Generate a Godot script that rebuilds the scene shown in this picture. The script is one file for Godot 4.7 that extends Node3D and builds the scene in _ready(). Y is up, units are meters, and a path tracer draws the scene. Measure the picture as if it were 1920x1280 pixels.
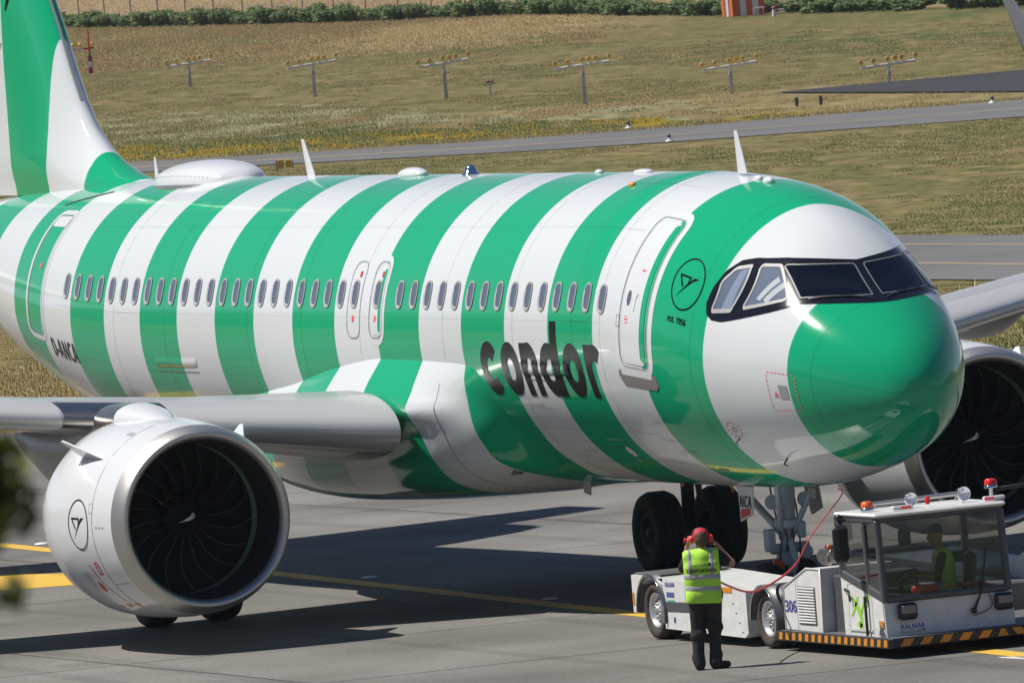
extends Node3D
# World: x runs aft along the airliner from its nose, y up, z to its port side; metres.

const CAM := Vector3(-145.454, 10.5696, -61.6609)
const YC := 3.8535            # height of the fuselage centreline
const VF := Vector2(0.9329, 0.3602)   # level heading of the view, as (x, z)

# ---------------------------------------------------------------- mesh building
class MB:
	var st := SurfaceTool.new()
	var xuv := false
	var group := 0
	var col := Color.WHITE
	var n := 0
	var inward := false
	func _init() -> void:
		st.begin(Mesh.PRIMITIVE_TRIANGLES)
	func v(p: Vector3) -> void:
		st.set_smooth_group(group)
		st.set_color(col)
		if xuv:
			st.set_uv(Vector2(p.x / 40.0, 0.5))
		st.add_vertex(p)
	func tri(a: Vector3, b: Vector3, c: Vector3) -> void:   # counter-clockwise seen from outside
		v(a); v(c); v(b)
		n += 1
	func quad(a: Vector3, b: Vector3, c: Vector3, d: Vector3) -> void:
		tri(a, b, c)
		tri(a, c, d)
	func tri_n(a: Vector3, b: Vector3, c: Vector3, nn: Vector3) -> void:
		if (b - a).cross(c - a).dot(nn) >= 0.0:
			tri(a, b, c)
		else:
			tri(a, c, b)
	func quad_n(a: Vector3, b: Vector3, c: Vector3, d: Vector3, nn: Vector3) -> void:
		tri_n(a, b, c, nn)
		tri_n(a, c, d, nn)
	func flat() -> void:
		group = 0xFFFFFFFF
	func smooth() -> void:
		group = 0
	func box(c: Vector3, s: Vector3, b := Basis(), bev := 0.0) -> void:
		var keep := group
		group = 0xFFFFFFFF
		var h := s * 0.5
		bev = minf(bev, minf(h.x, minf(h.y, h.z)) * 0.9)
		var f := func(x: float, y: float, z: float, k: int) -> Vector3:
			var q := Vector3(x * h.x, y * h.y, z * h.z)
			if k != 0: q.x -= x * bev
			if k != 1: q.y -= y * bev
			if k != 2: q.z -= z * bev
			return c + b * q
		for k in 3:
			for sg in [-1.0, 1.0]:
				var q: Array[Vector3] = []
				for uv in [[-1.0, -1.0], [1.0, -1.0], [1.0, 1.0], [-1.0, 1.0]]:
					var p := [0.0, 0.0, 0.0]
					p[k] = sg
					p[(k + 1) % 3] = uv[0]
					p[(k + 2) % 3] = uv[1]
					q.append(f.call(p[0], p[1], p[2], k))
				var nn := Vector3.ZERO
				nn[k] = sg
				quad_n(q[0], q[1], q[2], q[3], b * nn)
		if bev > 0.0:
			for k in 3:
				var i := (k + 1) % 3
				var j := (k + 2) % 3
				for si in [-1.0, 1.0]:
					for sj in [-1.0, 1.0]:
						var e := [0.0, 0.0, 0.0]
						e[i] = si
						e[j] = sj
						var m := e.duplicate()
						e[k] = -1.0
						m[k] = 1.0
						var nn := Vector3.ZERO
						nn[i] = si
						nn[j] = sj
						quad_n(f.call(e[0], e[1], e[2], i), f.call(m[0], m[1], m[2], i), f.call(m[0], m[1], m[2], j), f.call(e[0], e[1], e[2], j), b * nn)
			for x in [-1.0, 1.0]:
				for y in [-1.0, 1.0]:
					for z in [-1.0, 1.0]:
						tri_n(f.call(x, y, z, 0), f.call(x, y, z, 1), f.call(x, y, z, 2), b * Vector3(x, y, z))
		group = keep
	func bar(a: Vector3, b: Vector3, w: float, h: float, bev := 0.0) -> void:
		var d := (b - a).normalized()
		var u := Vector3.UP if absf(d.y) < 0.95 else Vector3.RIGHT
		var s := d.cross(u).normalized()
		box((a + b) * 0.5, Vector3(w, h, a.distance_to(b)), Basis(s, s.cross(d) * -1.0, d), bev)
	func tube(pts: Array, r, seg := 8, caps := true) -> void:
		var rows: Array = []
		var side := Vector3.ZERO
		for i in pts.size():
			var d: Vector3 = (pts[mini(i + 1, pts.size() - 1)] - pts[maxi(i - 1, 0)]).normalized()
			if side == Vector3.ZERO:
				side = d.cross(Vector3.UP if absf(d.y) < 0.9 else Vector3.RIGHT).normalized()
			side = (side - d * side.dot(d)).normalized()
			var up := d.cross(side)
			var rr: float = r[i] if r is Array else r
			var row := PackedVector3Array()
			for k in seg:
				var t := TAU * k / seg
				row.append(pts[i] + (side * cos(t) + up * sin(t)) * rr)
			rows.append(row)
		loft(rows, true, caps)
	func loft(rows: Array, closed := true, caps := true, flip := false) -> void:
		var m: int = rows[0].size()
		var ce := Vector3.ZERO
		for rw in rows:
			ce += rw[0] + rw[m / 3] + rw[2 * m / 3]
		ce /= rows.size() * 3
		var vol := 0.0
		for i in rows.size() - 1:
			for k in (m if closed else m - 1):
				var k2 := (k + 1) % m
				vol += ((rows[i][k2] - rows[i][k]).cross(rows[i + 1][k] - rows[i][k])).dot(rows[i][k] - ce)
		flip = (vol < 0.0) != inward
		for i in rows.size() - 1:
			for k in (m if closed else m - 1):
				var k2 := (k + 1) % m
				if flip:
					quad(rows[i][k], rows[i + 1][k], rows[i + 1][k2], rows[i][k2])
				else:
					quad(rows[i][k], rows[i][k2], rows[i + 1][k2], rows[i + 1][k])
		if caps and closed:
			var keep := group
			group = 0xFFFFFFFF
			for e in [0, rows.size() - 1]:
				var c := Vector3.ZERO
				for p in rows[e]:
					c += p
				c /= m
				var o: Vector3 = c - (rows[1][0] + rows[1][m / 2]) * 0.5 if e == 0 else c - (rows[-2][0] + rows[-2][m / 2]) * 0.5
				for k in m:
					tri_n(c, rows[e][k], rows[e][(k + 1) % m], o)
			group = keep
	func lathe(o: Vector3, ax: Vector3, prof: Array, seg := 32) -> void:   # prof: [distance along ax, radius]
		var s := ax.cross(Vector3.UP if absf(ax.y) < 0.9 else Vector3.RIGHT).normalized()
		var u := ax.cross(s)
		var rows: Array = []
		for p in prof:
			var row := PackedVector3Array()
			for k in seg:
				var t := TAU * k / seg
				row.append(o + ax * p[0] + (s * cos(t) + u * sin(t)) * p[1])
			rows.append(row)
		loft(rows, true, false)
	func disc(o: Vector3, nn: Vector3, r: float, seg := 20) -> void:
		var s := nn.cross(Vector3.UP if absf(nn.y) < 0.9 else Vector3.RIGHT).normalized()
		var u := nn.cross(s)
		for k in seg:
			var a := TAU * k / seg
			var b := TAU * (k + 1) / seg
			tri_n(o, o + (s * cos(a) + u * sin(a)) * r, o + (s * cos(b) + u * sin(b)) * r, nn)
	func ball(c: Vector3, r: Vector3, seg := 12) -> void:
		var rows: Array = []
		for i in seg / 2 + 1:
			var t := -PI / 2 + PI * i / (seg / 2)
			var row := PackedVector3Array()
			for k in seg:
				var a := -TAU * k / seg
				row.append(c + Vector3(cos(t) * cos(a) * r.x, sin(t) * r.y, cos(t) * sin(a) * r.z))
			rows.append(row)
		loft(rows, true, false)
	func prism(poly: Array, dep: Vector3) -> void:   # a flat polygon of points pushed along dep
		var keep := group
		group = 0xFFFFFFFF
		var nn := Vector3.ZERO
		for i in poly.size():
			nn += poly[i].cross(poly[(i + 1) % poly.size()])
		nn = nn.normalized()
		var s: Vector3 = (poly[1] - poly[0]).normalized()
		var u := nn.cross(s)
		var p2 := PackedVector2Array()
		for p in poly:
			p2.append(Vector2((p - poly[0]).dot(s), (p - poly[0]).dot(u)))
		var ix := Geometry2D.triangulate_polygon(p2)
		var out := -dep
		for i in range(0, ix.size(), 3):
			tri_n(poly[ix[i]], poly[ix[i + 1]], poly[ix[i + 2]], out)
			tri_n(poly[ix[i]] + dep, poly[ix[i + 1]] + dep, poly[ix[i + 2]] + dep, dep)
		for i in poly.size():
			var a: Vector3 = poly[i]
			var b: Vector3 = poly[(i + 1) % poly.size()]
			quad_n(a, b, b + dep, a + dep, (b - a).cross(nn))
		group = keep
	func mesh() -> ArrayMesh:
		st.generate_normals()
		return st.commit()

var used := {}
func numbered(called: String, parent: Node) -> String:
	var key := str(parent.get_instance_id()) + called
	var k: int = used.get(key, 0)
	used[key] = k + 1
	return called if k == 0 else "%s_%03d" % [called, k]

func put(called: String, mb, m: Material, parent: Node = null) -> MeshInstance3D:
	var p: Node = parent if parent else self
	var o := MeshInstance3D.new()
	o.name = numbered(called, p)
	o.mesh = mb.mesh() if mb is MB else mb
	o.material_override = m
	p.add_child(o, true)
	return o

func thing(called: String, label: String, category: String, at := Vector3.ZERO, group := "", turn := 0.0) -> Node3D:
	var o := Node3D.new()
	o.name = numbered(called, self)
	add_child(o, true)
	o.position = at
	o.rotation.y = turn
	tag(o, label, category, group)
	return o

func tag(o: Node, label: String, category: String, group := "") -> void:
	o.set_meta("label", label)
	o.set_meta("category", category)
	if group:
		o.set_meta("group", group)

func struct(called: String, mb, m: Material, parent: Node = null) -> MeshInstance3D:
	var o := put(called, mb, m, parent)
	if parent == null:
		o.set_meta("kind", "structure")
	return o

# ---------------------------------------------------------------- materials
func lin(r: float, g: float, b: float, a := 1.0) -> Color:
	var c := Color(r, g, b).linear_to_srgb()
	c.a = a
	return c

func mat(c: Color, rough := 0.6, metal := 0.0, spec := 0.5) -> StandardMaterial3D:
	var m := StandardMaterial3D.new()
	m.albedo_color = c
	m.roughness = rough
	m.metallic = metal
	m.metallic_specular = spec
	return m

func noise_tex(seed_: int, freq: float, w: int, lo: Color, hi: Color, oct := 5, mid := Color(0, 0, 0, 0)) -> NoiseTexture2D:
	var f := FastNoiseLite.new()
	f.seed = seed_
	f.frequency = freq
	f.fractal_octaves = oct
	var t := NoiseTexture2D.new()
	t.width = w
	t.height = w
	t.seamless = true
	t.noise = f
	var g := Gradient.new()
	g.set_color(0, lo)
	g.set_color(1, hi)
	if mid.a > 0.0:
		g.add_point(0.5, mid)
	t.color_ramp = g
	return t

func grained(lo: Color, hi: Color, freq: float, scale_: float, rough: float, seed_ := 1, bump := 0.0, oct := 5) -> StandardMaterial3D:
	var m := mat(Color.WHITE, rough)
	m.albedo_texture = noise_tex(seed_, freq, 512, lo, hi, oct)
	m.uv1_triplanar = true
	m.uv1_world_triplanar = true
	m.uv1_scale = Vector3.ONE * scale_
	if bump > 0.0:
		m.heightmap_enabled = true
		m.heightmap_texture = noise_tex(seed_ + 7, freq * 2.0, 512, Color.BLACK, Color.WHITE, 5)
		m.heightmap_scale = bump
	return m

var M := {}
func materials() -> void:
	M.white = mat(lin(0.63, 0.645, 0.665), 0.13)
	M.green = mat(lin(0.008, 0.35, 0.165), 0.13)
	M.livery = mat(Color.WHITE, 0.085)
	var im := Image.create(2048, 4, false, Image.FORMAT_RGBA8)
	var wc := lin(0.63, 0.645, 0.665)
	var gc := lin(0.008, 0.35, 0.165)
	var edges := [1.43, 3.06, 4.62, 6.21, 7.81, 9.40, 11.0, 12.6, 14.2, 15.87, 17.55, 19.15, 20.75, 22.34, 23.94, 25.54, 27.14, 28.74, 30.3, 31.93, 33.75, 35.4]
	for i in 2048:
		var x := (i + 0.5) / 2048.0 * 40.0
		var k := 0
		for e in edges:
			if x > e:
				k += 1
		for j in 4:
			im.set_pixel(i, j, gc if k % 2 == 0 else wc)
	M.livery.albedo_texture = ImageTexture.create_from_image(im)
	M.livery.texture_repeat = false
	M.black_paint = mat(lin(0.004, 0.004, 0.0045), 0.3, 0.0, 0.3)
	M.mask = mat(lin(0.008, 0.009, 0.014), 0.12)
	M.grey_line = mat(lin(0.33, 0.34, 0.36), 0.4)
	M.dark_line = mat(lin(0.16, 0.17, 0.18), 0.5)
	M.pale_grey = mat(lin(0.55, 0.56, 0.58), 0.3)
	M.grey = mat(lin(0.30, 0.31, 0.32), 0.35)
	M.sill = mat(lin(0.24, 0.215, 0.205), 0.4, 0.2)
	M.cabin_glass = mat(lin(0.095, 0.115, 0.165), 0.12)
	M.window_rim = mat(lin(0.36, 0.35, 0.34), 0.5)
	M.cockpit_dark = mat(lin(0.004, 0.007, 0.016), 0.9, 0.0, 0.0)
	M.curtain = mat(lin(0.55, 0.60, 0.62), 0.8)
	M.cockpit_inside = mat(lin(0.10, 0.14, 0.22), 0.7)
	M.pane = mat(Color(0.05, 0.07, 0.10, 0.12), 0.03)
	M.pane.metallic_specular = 0.45
	M.pane.transparency = BaseMaterial3D.TRANSPARENCY_ALPHA
	M.cab_glass = mat(Color(0.05, 0.09, 0.09, 0.22), 0.03)
	M.cab_glass.transparency = BaseMaterial3D.TRANSPARENCY_ALPHA
	M.lens = mat(Color(0.9, 0.92, 0.95, 0.25), 0.04)
	M.lens.transparency = BaseMaterial3D.TRANSPARENCY_ALPHA
	M.silver = mat(lin(0.56, 0.54, 0.515), 0.46, 1.0)
	M.slat = mat(lin(0.56, 0.56, 0.555), 0.24, 0.3)
	M.steel = mat(lin(0.42, 0.39, 0.36), 0.28, 1.0)
	M.wing = mat(lin(0.33, 0.335, 0.34), 0.28)
	M.wing_top = mat(lin(0.60, 0.61, 0.62), 0.25)
	M.gear = mat(lin(0.36, 0.41, 0.48), 0.35)
	M.dark_gear = mat(lin(0.06, 0.065, 0.075), 0.45)
	M.rubber = mat(lin(0.012, 0.012, 0.013), 0.75)
	M.tug_tyre = grained(lin(0.035, 0.028, 0.024), lin(0.075, 0.055, 0.045), 0.02, 2.0, 0.85, 31)
	M.rim = mat(lin(0.62, 0.62, 0.62), 0.32, 0.7)
	M.dark_rim = mat(lin(0.05, 0.05, 0.055), 0.5)
	M.fan = mat(lin(0.020, 0.021, 0.024), 0.35, 0.3)
	M.fan_edge = mat(lin(0.20, 0.205, 0.215), 0.4, 0.5)
	M.duct = mat(lin(0.018, 0.018, 0.02), 0.5)
	M.liner = mat(lin(0.20, 0.36, 0.30), 0.5)
	M.spiral = mat(lin(0.8, 0.8, 0.8), 0.3)
	M.red = mat(lin(0.55, 0.03, 0.02), 0.4)
	M.orange = mat(lin(0.62, 0.10, 0.015), 0.4)
	M.amber = mat(lin(0.62, 0.24, 0.012), 0.4)
	M.yellow_paint = grained(lin(0.55, 0.33, 0.03), lin(0.72, 0.46, 0.06), 0.03, 0.6, 0.7, 41)
	M.dull_yellow = grained(lin(0.28, 0.23, 0.14), lin(0.42, 0.33, 0.16), 0.03, 0.6, 0.7, 42)
	M.white_paint = mat(lin(0.6, 0.6, 0.58), 0.7)
	M.tug_white = grained(lin(0.60, 0.60, 0.585), lin(0.76, 0.76, 0.755), 0.012, 0.6, 0.28, 71)
	M.tug_grey = mat(lin(0.07, 0.075, 0.085), 0.4)
	M.tug_black = mat(lin(0.018, 0.019, 0.021), 0.4)
	M.tug_deck = mat(lin(0.10, 0.10, 0.105), 0.6)
	M.lime = mat(lin(0.30, 0.62, 0.05), 0.4)
	M.blue_print = mat(lin(0.06, 0.07, 0.30), 0.5)
	M.teal_print = mat(lin(0.10, 0.42, 0.36), 0.5)
	M.chrome = mat(lin(0.8, 0.8, 0.8), 0.1, 1.0)
	M.red_lens = mat(lin(0.60, 0.02, 0.02), 0.2)
	M.pink_lens = mat(lin(0.85, 0.12, 0.16), 0.25)
	M.vest = mat(lin(0.42, 0.78, 0.06), 0.75)
	M.reflect = mat(lin(0.36, 0.37, 0.40), 0.45)
	M.body = mat(Color.WHITE, 0.75)
	M.body.vertex_color_use_as_albedo = true
	M.cap_red = mat(lin(0.50, 0.015, 0.03), 0.7)
	M.ear_red = mat(lin(0.75, 0.05, 0.02), 0.35)
	M.hair = mat(lin(0.10, 0.055, 0.03), 0.7)
	M.cloth_black = mat(lin(0.012, 0.012, 0.014), 0.85)
	M.cord = mat(lin(0.66, 0.05, 0.03), 0.4)
	M.wood = grained(lin(0.45, 0.42, 0.37), lin(0.78, 0.74, 0.68), 0.05, 1.0, 0.85, 51)
	M.gold = mat(lin(0.85, 0.50, 0.10), 0.4)
	M.leaf = mat(Color.WHITE, 0.7)
	M.leaf.vertex_color_use_as_albedo = true
	M.seam = mat(Color(0.02, 0.02, 0.02, 0.17), 0.7)
	M.seam.transparency = BaseMaterial3D.TRANSPARENCY_ALPHA
	M.grime = mat(Color(0.10, 0.08, 0.06, 0.16), 0.8)
	M.grime.transparency = BaseMaterial3D.TRANSPARENCY_ALPHA
	M.tyre_mark = mat(Color(0.06, 0.06, 0.06, 0.075), 0.8)
	M.tyre_mark.transparency = BaseMaterial3D.TRANSPARENCY_ALPHA
	M.unseen_hill = grained(lin(0.030, 0.045, 0.015), lin(0.09, 0.11, 0.045), 0.02, 0.02, 0.95, 61)
	M.leaf.backlight_enabled = true
	M.leaf.backlight = Color(0.25, 0.3, 0.1)
	M.hut_red = mat(lin(0.62, 0.10, 0.03), 0.6)
	M.hut_white = mat(lin(0.66, 0.67, 0.68), 0.6)
	M.winglet = mat(lin(0.20, 0.21, 0.26), 0.35)  # bluish grey with the shade on the winglet put into the colour
	M.sign_yellow = mat(lin(0.62, 0.38, 0.02), 0.5)
	# ground
	M.apron = ground_mat([0.150, 0.142, 0.130], [0.292, 0.276, 0.256], 11)
	M.taxi = ground_mat([0.155, 0.150, 0.150], [0.205, 0.200, 0.198], 12)
	M.dark_asphalt = ground_mat([0.045, 0.046, 0.052], [0.065, 0.066, 0.072], 13)
	M.grass_ground = mat(Color.WHITE, 0.95, 0.0, 0.2)
	M.grass_ground.vertex_color_use_as_albedo = true
	M.grass_ground.albedo_texture = noise_tex(21, 0.02, 1024, lin(0.15, 0.15, 0.12), Color(1, 1, 1), 6, lin(0.72, 0.72, 0.70))
	M.grass_ground.uv1_triplanar = true
	M.grass_ground.uv1_world_triplanar = true
	M.grass_ground.uv1_scale = Vector3(0.05, 0.05, 0.05)
	M.sealant = mat(lin(0.05, 0.048, 0.045), 0.7)

func ground_mat(lo: Array, hi: Array, sd: int) -> StandardMaterial3D:
	var m := mat(Color.WHITE, 0.85, 0.0, 0.3)
	m.albedo_texture = noise_tex(sd, 0.004, 1024, lin(lo[0], lo[1], lo[2]), lin(hi[0], hi[1], hi[2]), 7)
	m.uv1_triplanar = true
	m.uv1_world_triplanar = true
	m.uv1_scale = Vector3(0.035, 0.035, 0.035)
	m.detail_enabled = true
	m.detail_blend_mode = BaseMaterial3D.BLEND_MODE_MUL
	m.detail_albedo = noise_tex(sd + 50, 0.11, 512, Color(0.80, 0.80, 0.80), Color(1, 1, 1), 4)
	m.detail_uv_layer = BaseMaterial3D.DETAIL_UV_2
	m.uv2_triplanar = true
	m.uv2_world_triplanar = true
	m.uv2_scale = Vector3(0.22, 0.22, 0.22)
	return m

# ---------------------------------------------------------------- fuselage surface
var NU := [0.0, 0.245, 0.5, 0.7746, 1.0488, 1.2649, 1.4491, 1.6432, 1.8439, 2.0736, 2.3238, 2.569]
var NT := [-0.688, -0.484, -0.208, 0.081, 0.416, 0.734, 1.183, 1.497, 1.741, 1.92, 2.02, 2.07]
var NB := [-0.688, -1.034, -1.215, -1.429, -1.645, -1.776, -1.849, -1.948, -2.023, -2.058, -2.07, -2.07]
var NW := [0.0, 0.268, 0.509, 0.79, 1.091, 1.297, 1.448, 1.614, 1.797, 1.919, 1.972, 1.975]
var NM := [-0.688, -0.799, -0.741, -0.644, -0.526, -0.439, -0.403, -0.358, -0.257, -0.164, -0.05, 0.0]
var NN := [2.0, 2.0, 2.0, 2.001, 1.997, 2.0, 1.913, 1.76, 1.90, 2.02, 2.0, 2.0]
var TX := [6.6, 22.0, 24.5, 26.5, 28.5, 30.5, 32.5, 34.5, 36.5, 37.57]
var TT := [2.07, 2.07, 2.07, 2.06, 2.04, 2.0, 1.93, 1.82, 1.62, 1.45]
var TB := [-2.07, -2.07, -2.02, -1.85, -1.53, -1.10, -0.6, -0.05, 0.55, 0.95]
var TW := [1.975, 1.975, 1.965, 1.93, 1.83, 1.65, 1.4, 1.05, 0.58, 0.28]
var TM := [0.0, 0.0, 0.0, 0.05, 0.15, 0.32, 0.55, 0.8, 1.06, 1.2]
var slopes := {}

func pchip(u: float, X: Array, Y: Array) -> float:
	var n := X.size()
	var key := Y
	var m: Array = slopes.get(key, [])
	if m.is_empty():
		m.resize(n)
		m.fill(0.0)
		var dd := []
		var hh := []
		for i in n - 1:
			hh.append(X[i + 1] - X[i])
			dd.append((Y[i + 1] - Y[i]) / hh[i])
		for i in range(1, n - 1):
			if dd[i - 1] * dd[i] > 0.0:
				var w1: float = 2.0 * hh[i] + hh[i - 1]
				var w2: float = hh[i] + 2.0 * hh[i - 1]
				m[i] = (w1 + w2) / (w1 / dd[i - 1] + w2 / dd[i])
		m[0] = dd[0]
		m[n - 1] = 0.0 if X == NU else dd[n - 2]
		slopes[key] = m
	var k := 0
	while k < n - 2 and u >= X[k + 1]:
		k += 1
	var h: float = X[k + 1] - X[k]
	var t := clampf((u - X[k]) / h, 0.0, 1.0)
	var s := 1.0 - t
	return Y[k] * (1 + 2 * t) * s * s + h * m[k] * t * s * s + Y[k + 1] * t * t * (3 - 2 * t) + h * m[k + 1] * t * t * (t - 1)

var sec_cache := {}
func sec(x: float) -> Array:
	var key := roundi(x * 2000.0)
	if sec_cache.has(key):
		return sec_cache[key]
	var r: Array
	if x >= 6.6:
		r = [pchip(x, TX, TT) + YC, pchip(x, TX, TB) + YC, pchip(x, TX, TW), pchip(x, TX, TM) + YC, 2.0]
	else:
		var u := sqrt(maxf(x, 0.0))
		var dl := 0.07 * clampf(u / 0.3, 0.0, 1.0)
		r = [0.0, 0.0, 0.0, 0.0, 0.0]
		var tabs := [NT, NB, NW, NM, NN]
		var ws := [0.12, 0.23, 0.3, 0.23, 0.12]
		for k in 5:
			for j in 5:
				r[j] += ws[k] * pchip(u + (k - 2) * dl, NU, tabs[j])
		for j in [0, 1, 3]:
			r[j] += YC
	sec_cache[key] = r
	return r

func fus(x: float, ph: float) -> Vector3:   # ph 0 at the starboard side, PI/2 on top
	var q := sec(x)
	var s := sin(ph)
	var c := cos(ph)
	var n: float = q[4] if s >= 0.0 else 2.0
	var S := signf(s) * pow(absf(s), 2.0 / n)
	var C := signf(c) * pow(absf(c), 2.0 / n)
	return Vector3(x, q[3] + (q[0] - q[3] if s >= 0.0 else q[3] - q[1]) * S, -q[2] * C)

func fus_n(x: float, ph: float) -> Vector3:
	var a := fus(x + 0.012, ph) - fus(maxf(x - 0.012, 0.0005), ph)
	var b := fus(x, ph + 0.012) - fus(x, ph - 0.012)
	return a.cross(b).normalized() * -1.0

# paint and seams laid on the skin; flat coordinates are (x, ph)
func skin(x: float, ph: float, eps: float) -> Vector3:
	return fus(x, ph) + fus_n(x, ph) * eps

func lay(mb: MB, a: Vector2, b: Vector2, c: Vector2, map: Callable, big := 0.10, depth := 0) -> void:
	var la := a.distance_to(b)
	var lb := b.distance_to(c)
	var lc := c.distance_to(a)
	var m := maxf(la, maxf(lb, lc))
	if m > big and depth < 9:
		if m == la:
			var h := (a + b) * 0.5
			lay(mb, a, h, c, map, big, depth + 1)
			lay(mb, h, b, c, map, big, depth + 1)
		elif m == lb:
			var h := (b + c) * 0.5
			lay(mb, a, b, h, map, big, depth + 1)
			lay(mb, a, h, c, map, big, depth + 1)
		else:
			var h := (c + a) * 0.5
			lay(mb, a, b, h, map, big, depth + 1)
			lay(mb, h, b, c, map, big, depth + 1)
		return
	var pa: Array = map.call(a)
	var pb: Array = map.call(b)
	var pc: Array = map.call(c)
	mb.tri_n(pa[0], pb[0], pc[0], pa[1])

func lay_poly(mb: MB, poly: Array, map: Callable, big := 0.10) -> void:
	var p := PackedVector2Array(poly)
	var ix := Geometry2D.triangulate_polygon(p)
	for i in range(0, ix.size(), 3):
		lay(mb, p[ix[i]], p[ix[i + 1]], p[ix[i + 2]], map, big)

func lay_line(mb: MB, pts: Array, w: float, map: Callable, closed := false, big := 0.10) -> void:
	var n := pts.size()
	var L: Array[Vector2] = []
	var R: Array[Vector2] = []
	for i in n:
		var p0: Vector2 = pts[(i - 1 + n) % n] if closed or i > 0 else pts[0]
		var p2: Vector2 = pts[(i + 1) % n] if closed or i < n - 1 else pts[n - 1]
		var d1: Vector2 = (pts[i] - p0).normalized()
		var d2: Vector2 = (p2 - pts[i]).normalized()
		if d1 == Vector2.ZERO: d1 = d2
		if d2 == Vector2.ZERO: d2 = d1
		var nn := (d1.orthogonal() + d2.orthogonal()).normalized()
		var k := w * 0.5 / maxf(0.45, nn.dot(d1.orthogonal()))
		L.append(pts[i] + nn * k)
		R.append(pts[i] - nn * k)
	for i in (n if closed else n - 1):
		var j := (i + 1) % n
		lay(mb, L[i], R[i], R[j], map, big)
		lay(mb, L[i], R[j], L[j], map, big)

func rr(x0: float, y0: float, x1: float, y1: float, r: float, seg := 5) -> Array:
	var o: Array = []
	for c in [[x1 - r, y1 - r, 0.0], [x0 + r, y1 - r, PI / 2], [x0 + r, y0 + r, PI], [x1 - r, y0 + r, 1.5 * PI]]:
		for i in seg + 1:
			var t: float = c[2] + PI / 2 * i / seg
			o.append(Vector2(c[0] + cos(t) * r, c[1] + sin(t) * r))
	return o

func oval(c: Vector2, rx: float, ry: float, seg := 32, tilt := 0.0, sq := 2.0) -> Array:
	var o: Array = []
	for i in seg:
		var q := Vector2(cos(TAU * i / seg), sin(TAU * i / seg))
		if sq != 2.0:
			q = Vector2(signf(q.x) * pow(absf(q.x), 2.0 / sq), signf(q.y) * pow(absf(q.y), 2.0 / sq))
		o.append(c + Vector2(q.x * rx, q.y * ry).rotated(tilt))
	return o

# a map from flat metres (u forward, v up the skin) to the starboard skin round (x, ph)
func skin_map(x: float, ph: float, eps: float, r := 2.0, port := false) -> Callable:
	return func(p: Vector2) -> Array:
		var xx: float = x - p.x
		var f: float = ph + p.y / r
		if port:
			f = PI - f
		return [skin(xx, f, eps), fus_n(xx, f)]
func flat_map(o: Vector3, ux: Vector3, uy: Vector3) -> Callable:
	var nn := ux.cross(uy)
	return func(p: Vector2) -> Array: return [o + ux * p.x + uy * p.y, nn]

func letters(mb: MB, text: String, size: float, map: Callable, bold := true, big := 0.1, squeeze := 1.0, mono := false) -> void:
	var tm := TextMesh.new()
	var f := SystemFont.new()
	f.font_names = PackedStringArray(["Droid Sans Mono" if mono else "Droid Sans"])
	f.font_weight = 700 if bold else 400
	tm.font = f
	tm.font_size = 64
	tm.pixel_size = size / 46.0
	tm.depth = 0.0
	tm.curve_step = 3.0
	tm.text = text
	var a := tm.get_mesh_arrays()
	var v: PackedVector3Array = a[Mesh.ARRAY_VERTEX]
	var ix = a[Mesh.ARRAY_INDEX]
	if ix == null or ix.size() == 0:
		ix = PackedInt32Array(range(v.size()))
	for i in range(0, ix.size() - 2, 3):
		var p: Array = []
		for k in 3:
			p.append(Vector2(v[ix[i + k]].x * squeeze, v[ix[i + k]].y))
		if absf((p[1] - p[0]).cross(p[2] - p[0])) > 1e-9:
			lay(mb, p[0], p[1], p[2], map, big)

func emblem(ring: MB, map: Callable, s: float, big := 0.06) -> void:
	lay_line(ring, oval(Vector2.ZERO, s, s, 40), s * 0.06, map, true, big)
	var g := func(L: Array) -> Array:
		var o: Array = []
		for q in L: o.append(Vector2(q[0], q[1]) * s)
		return o
	lay_line(ring, g.call([[0.14, 0.25], [-0.66, 0.25]]), s * 0.075, map, false, big)
	lay_line(ring, g.call([[-0.64, 0.27], [-0.26, -0.16]]), s * 0.085, map, false, big)
	lay_poly(ring, g.call([[-0.56, -0.62], [0.14, 0.12], [0.36, 0.29], [0.62, 0.29], [0.30, 0.13]]), map, big)
	lay_poly(ring, g.call([[0.02, 0.06], [0.02, -0.04], [0.16, 0.28], [0.06, 0.28]]), map, big)

# ---------------------------------------------------------------- the airliner
func stations(x0: float, x1: float, n: int) -> Array:
	var o := []
	for i in n + 1:
		o.append(lerpf(x0, x1, float(i) / n))
	return o

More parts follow.
